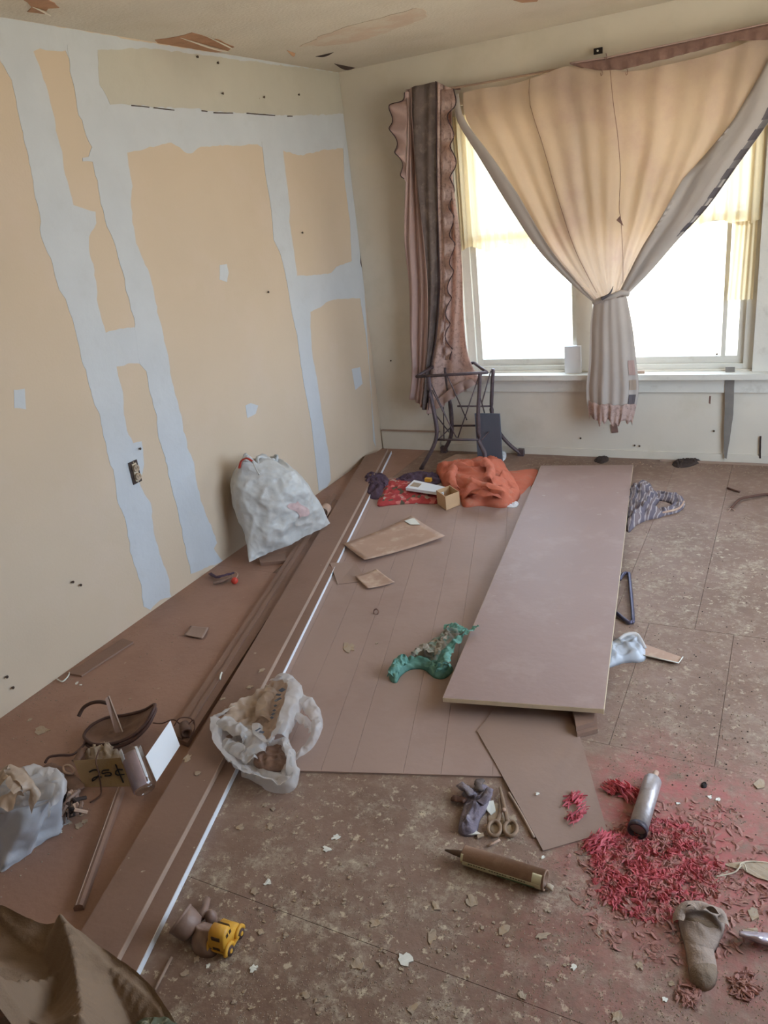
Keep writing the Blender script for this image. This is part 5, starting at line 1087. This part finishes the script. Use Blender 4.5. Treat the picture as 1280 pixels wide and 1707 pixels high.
# ------------------------------------------------------------------ paint flakes
def flakeg(cx, cy, r, z, seed, sx=1., th=.0016, ndiv=13):
    rr = random.Random(seed); P = []
    c = U(cx, cy, 2, 0); rot = rr.random()*PI
    for k in range(ndiv):
        a_ = 2*PI*k/ndiv; q = r*(.5+.7*rr.random()); x, y = math.cos(a_)*q*sx, math.sin(a_)*q
        P.append(Vector((c.x+x*math.cos(rot)-y*math.sin(rot), c.y+x*math.sin(rot)+y*math.cos(rot), z+th+.0015*rr.random())))
    return plateg(P, th, (0, 0, 1))
def zat(x, y): # what lies under a pixel: sheet, boards or floor
    return 0.
NF = [(674,1600,.018,'w','largest bright white paint flake at bottom centre'),(560,1396,.012,'w','white flake, upper of the pair left of centre'),(545,1416,.012,'w','white flake, lower of the pair left of centre'),(423,1615,.011,'w','white flake below right of the yellow toy car'),(447,1471,.011,'w','white curled flake above and right of toy car'),(425,1487,.012,'t','tan flake touching the white curled flake'),(787,1502,.017,'t','large crumbly tan flake below the brown cartridge'),(957,1612,.009,'w','small white flake below the pink paper'),(1020,1391,.011,'w','white flake on the pink shreds by the hardboard corner'),(595,1608,.016,'t','broad tan flake left of the largest white flake'),(1028,1696,.013,'t','tan rectangular flake at the bottom edge'),(1067,1610,.010,'t','tan flake below the pink spread'),(1183,1329,.006,'w','tiny white flake right of silver cartridge, left one'),(1196,1333,.007,'w','tiny white flake right of silver cartridge, right one'),(1108,1667,.006,'w','tiny white flake near the bottom right'),(68,1217,.022,'t','long cream paint flake beside left wall',2.2),(50,1200,.009,'t','small cream flake above the long cream flake'),(128,1139,.008,'w','white flake at the foot of left wall, larger one'),(135,1142,.005,'w','white flake at the foot of left wall, smaller one'),(131,1378,.014,'t','largest cream flake below the junk tangle'),(142,1370,.010,'t','cream flake overlapping the largest one below junk tangle'),(137,1357,.011,'t','cream flake right of the junk tangle'),(100,1387,.008,'w','cream flake nearest the milky carrier bag'),(117,1373,.007,'t','small cream flake between bag and larger flakes'),(582,1082,.022,'t','crumbly white chip patch on the panelling sheet',1.8),(628,1075,.006,'t','small curled chip left of the green wrap'),(347,1611,.006,'w','small white triangular chip below the toy car'),(328,1600,.009,'t','tan chip left of the white triangular chip'),(310,1622,.010,'t','tan chip at the end of the pale splinter'),(1262,1310,.008,'t','cream chip near right edge beyond pink paper'),(442,1342,.009,'t','tan chip below the open carrier bag, left'),(455,1349,.008,'t','tan chip below the open carrier bag, right'),(896,1328,.006,'w','white chip in the middle of hardboard offcut'),(217,1166,.005,'t','pale chip right of the leather pad upright'),(476,1560,.008,'t','tan chip right of the toy car'),(436,1555,.009,'t','tan chip just right of the toy car front'),(840,1551,.012,'t','crumbly tan patch below the brown cartridge end',1.3),(727,1510,.012,'t','crumbly tan patch left of the large crumbly flake',1.5),(720,1560,.014,'t','crumbly tan cluster right of the largest white flake',1.6),(625,1540,.013,'t','crumbly tan patch above the largest white flake')]
NF += [(905,1430,.006,'w','white chip at the tip of the hardboard offcut'),(400,1380,.012,'t','tan flake between carrier bag and toy car'),(450,1378,.013,'t','crumbly tan flake below carrier bag nearest centre',1.5),(510,1660,.010,'t','tan flake low left of centre near the bottom edge'),(690,1680,.012,'t','crumbly tan patch at the bottom edge centre',1.6),(905,1560,.010,'t','tan smear flake left of the pink spread',2.),(1130,1340,.005,'w','tiny white speck just right of the silver cartridge end'),(1255,1518,.010,'t','pale flake right of the sock cuff opening'),(1120,1640,.008,'t','tan flake left of the sock toe'),(870,1660,.010,'t','tan flake at bottom right of centre')]
SHEETPX = {(582,1082), (628,1075)}
for i, f in enumerate(NF):
    z = .0068 if (f[0], f[1]) in SHEETPX else (.009 if f[0] == 896 else .0002); sx = f[5] if len(f) > 5 else 1.15
    tag(mesh('paint_flake', *flakeg(f[0], f[1], f[2], z, i, sx), M['flake'] if f[3] == 'w' else M['flaked']), f[4], 'paint flake')
# flakes on the long board
for x, y, r, lb in ((436,1118,.010,'pale flake on wide board above the open carrier bag'),(416,1146,.011,'pale flake on wide board just left of carrier bag top'),(371,1166,.008,'pale flake on wide board, smallest near carrier bag'),(312,1264,.014,'broad tan flake on wide board left of carrier bag'),(330,1290,.009,'tan flake on wide board below carrier bag corner')):
    p = U(x, y, 2, .042); V, F = flakeg(x, y, r, 0, x, 1.5); c = U(x, y, 2, 0); V = [v+(p-c)+Vector((0, 0, .0003)) for v in V]
    tag(mesh('paint_flake', V, F, M['flaked']), lb, 'paint flake')
p = U(368, 1128, 2, .024); tag(tube('white_sliver', [p+Vector((-.01, .02, .004)), p+Vector((0, 0, .006)), p+Vector((.012, -.02, .003))], .004, M['flake'], None, 6, 3), 'white sliver stuck between the long boards', 'sliver')
# countable small chips sharing one description, then uncountable crumbs
rr = random.Random(77)
def inpoly(x, y, P):
    c = False; n = len(P)
    for i in range(n):
        x1, y1 = P[i]; x2, y2 = P[(i+1) % n]
        if (y1 > y) != (y2 > y) and x < (x2-x1)*(y-y1)/(y2-y1)+x1: c = not c
    return c
FL = [(410,1330),(720,1310),(760,1400),(740,1440),(900,1490),(960,1600),(1000,1700),(460,1700),(330,1650),(300,1640),(360,1600),(410,1600),(400,1480)]
k = 0
while k < 90:
    x, y = rr.uniform(300, 1000), rr.uniform(1330, 1700)
    if inpoly(x, y, FL) and (fbm(Vector((x/90, y/90, 0)), 1, 3) > -.15):
        tag(mesh('plaster_chip', *flakeg(x, y, rr.uniform(.002, .0055), .0002, k+200, rr.uniform(1, 1.6), .0015, 8), M['flaked']), 'small tan plaster chip scattered over the lower centre floor', 'plaster chip', 'plaster chips on the lower floor'); k += 1
def crumbs(name, label, poly, n, m, seed, z=.0002, sz_=(.0008, .0028), thr=-.2):
    r = random.Random(seed); parts = []; xs = [p[0] for p in poly]; ys = [p[1] for p in poly]; c = 0
    while c < n:
        x, y = r.uniform(min(xs), max(xs)), r.uniform(min(ys), max(ys))
        if not inpoly(x, y, poly) or fbm(Vector((x/45, y/45, 0)), 1, seed) < thr+r.uniform(-.3, .3): continue
        p = U(x, y, 2, 0); s = r.uniform(*sz_); a_ = r.random()*6; V = [Vector((p.x+s*math.cos(a_+t), p.y+s*1.1*math.sin(a_+t), z)) for t in (0, 1.4, 3.1, 4.6)]+[Vector((p.x, p.y, z+s*.9))]
        parts.append((V, [(0,1,4),(1,2,4),(2,3,4),(3,0,4)])); c += 1
    return tag(mesh(name, *join(parts), m), label, 'plaster crumbs', None, 'stuff')
crumbs('plaster_crumbs', 'plaster crumbs and grit spread over the lower floor', [(380,1310),(850,1310),(900,1430),(1280,1430),(1290,1720),(300,1720),(330,1600)], 6500, M['crumb'], 1, .0002, (.0006, .0024))
crumbs('plaster_grit', 'grit and dust crumbs on the right hand floor', [(1070,880),(1280,860),(1290,1420),(1000,1280),(1030,1120)], 1500, M['crumb'], 2, .0002, (.001, .003), 0.)
crumbs('dark_grit', 'dark crumbs scattered on the right hand floor', [(1060,880),(1280,860),(1290,1420),(1010,1300)], 150, M['dark'], 3, .0002, (.0015, .0035), -1)
crumbs('left_grit', 'pale crumbs on the floor beside left wall', [(0,1210),(300,1000),(330,1060),(140,1380),(0,1500)], 260, M['crumb'], 4, .0002, (.001, .004), -1)
# baseboard rubble along walls
crumbs('wall_rubble', 'crumbs of plaster along the foot of left wall', [(0,1200),(250,1022),(380,935),(396,940),(260,1035),(10,1215)], 300, M['crumb'], 5, .0002, (.0012, .003), -1)
crumbs('wall_rubble', 'crumbs of plaster along the foot of back wall', [(880,765),(1280,775),(1280,790),(870,778)], 250, M['crumb'], 6, .0002, (.002, .005), -1)
tag(box('floor_batten', (1.95, -.045, 0), (2.55, -.035, .012), M['pedge']), 'thin pale batten on the floor along right part of back wall', 'batten')
for o in bpy.data.objects:
    if '_w' in o: del o['_w']
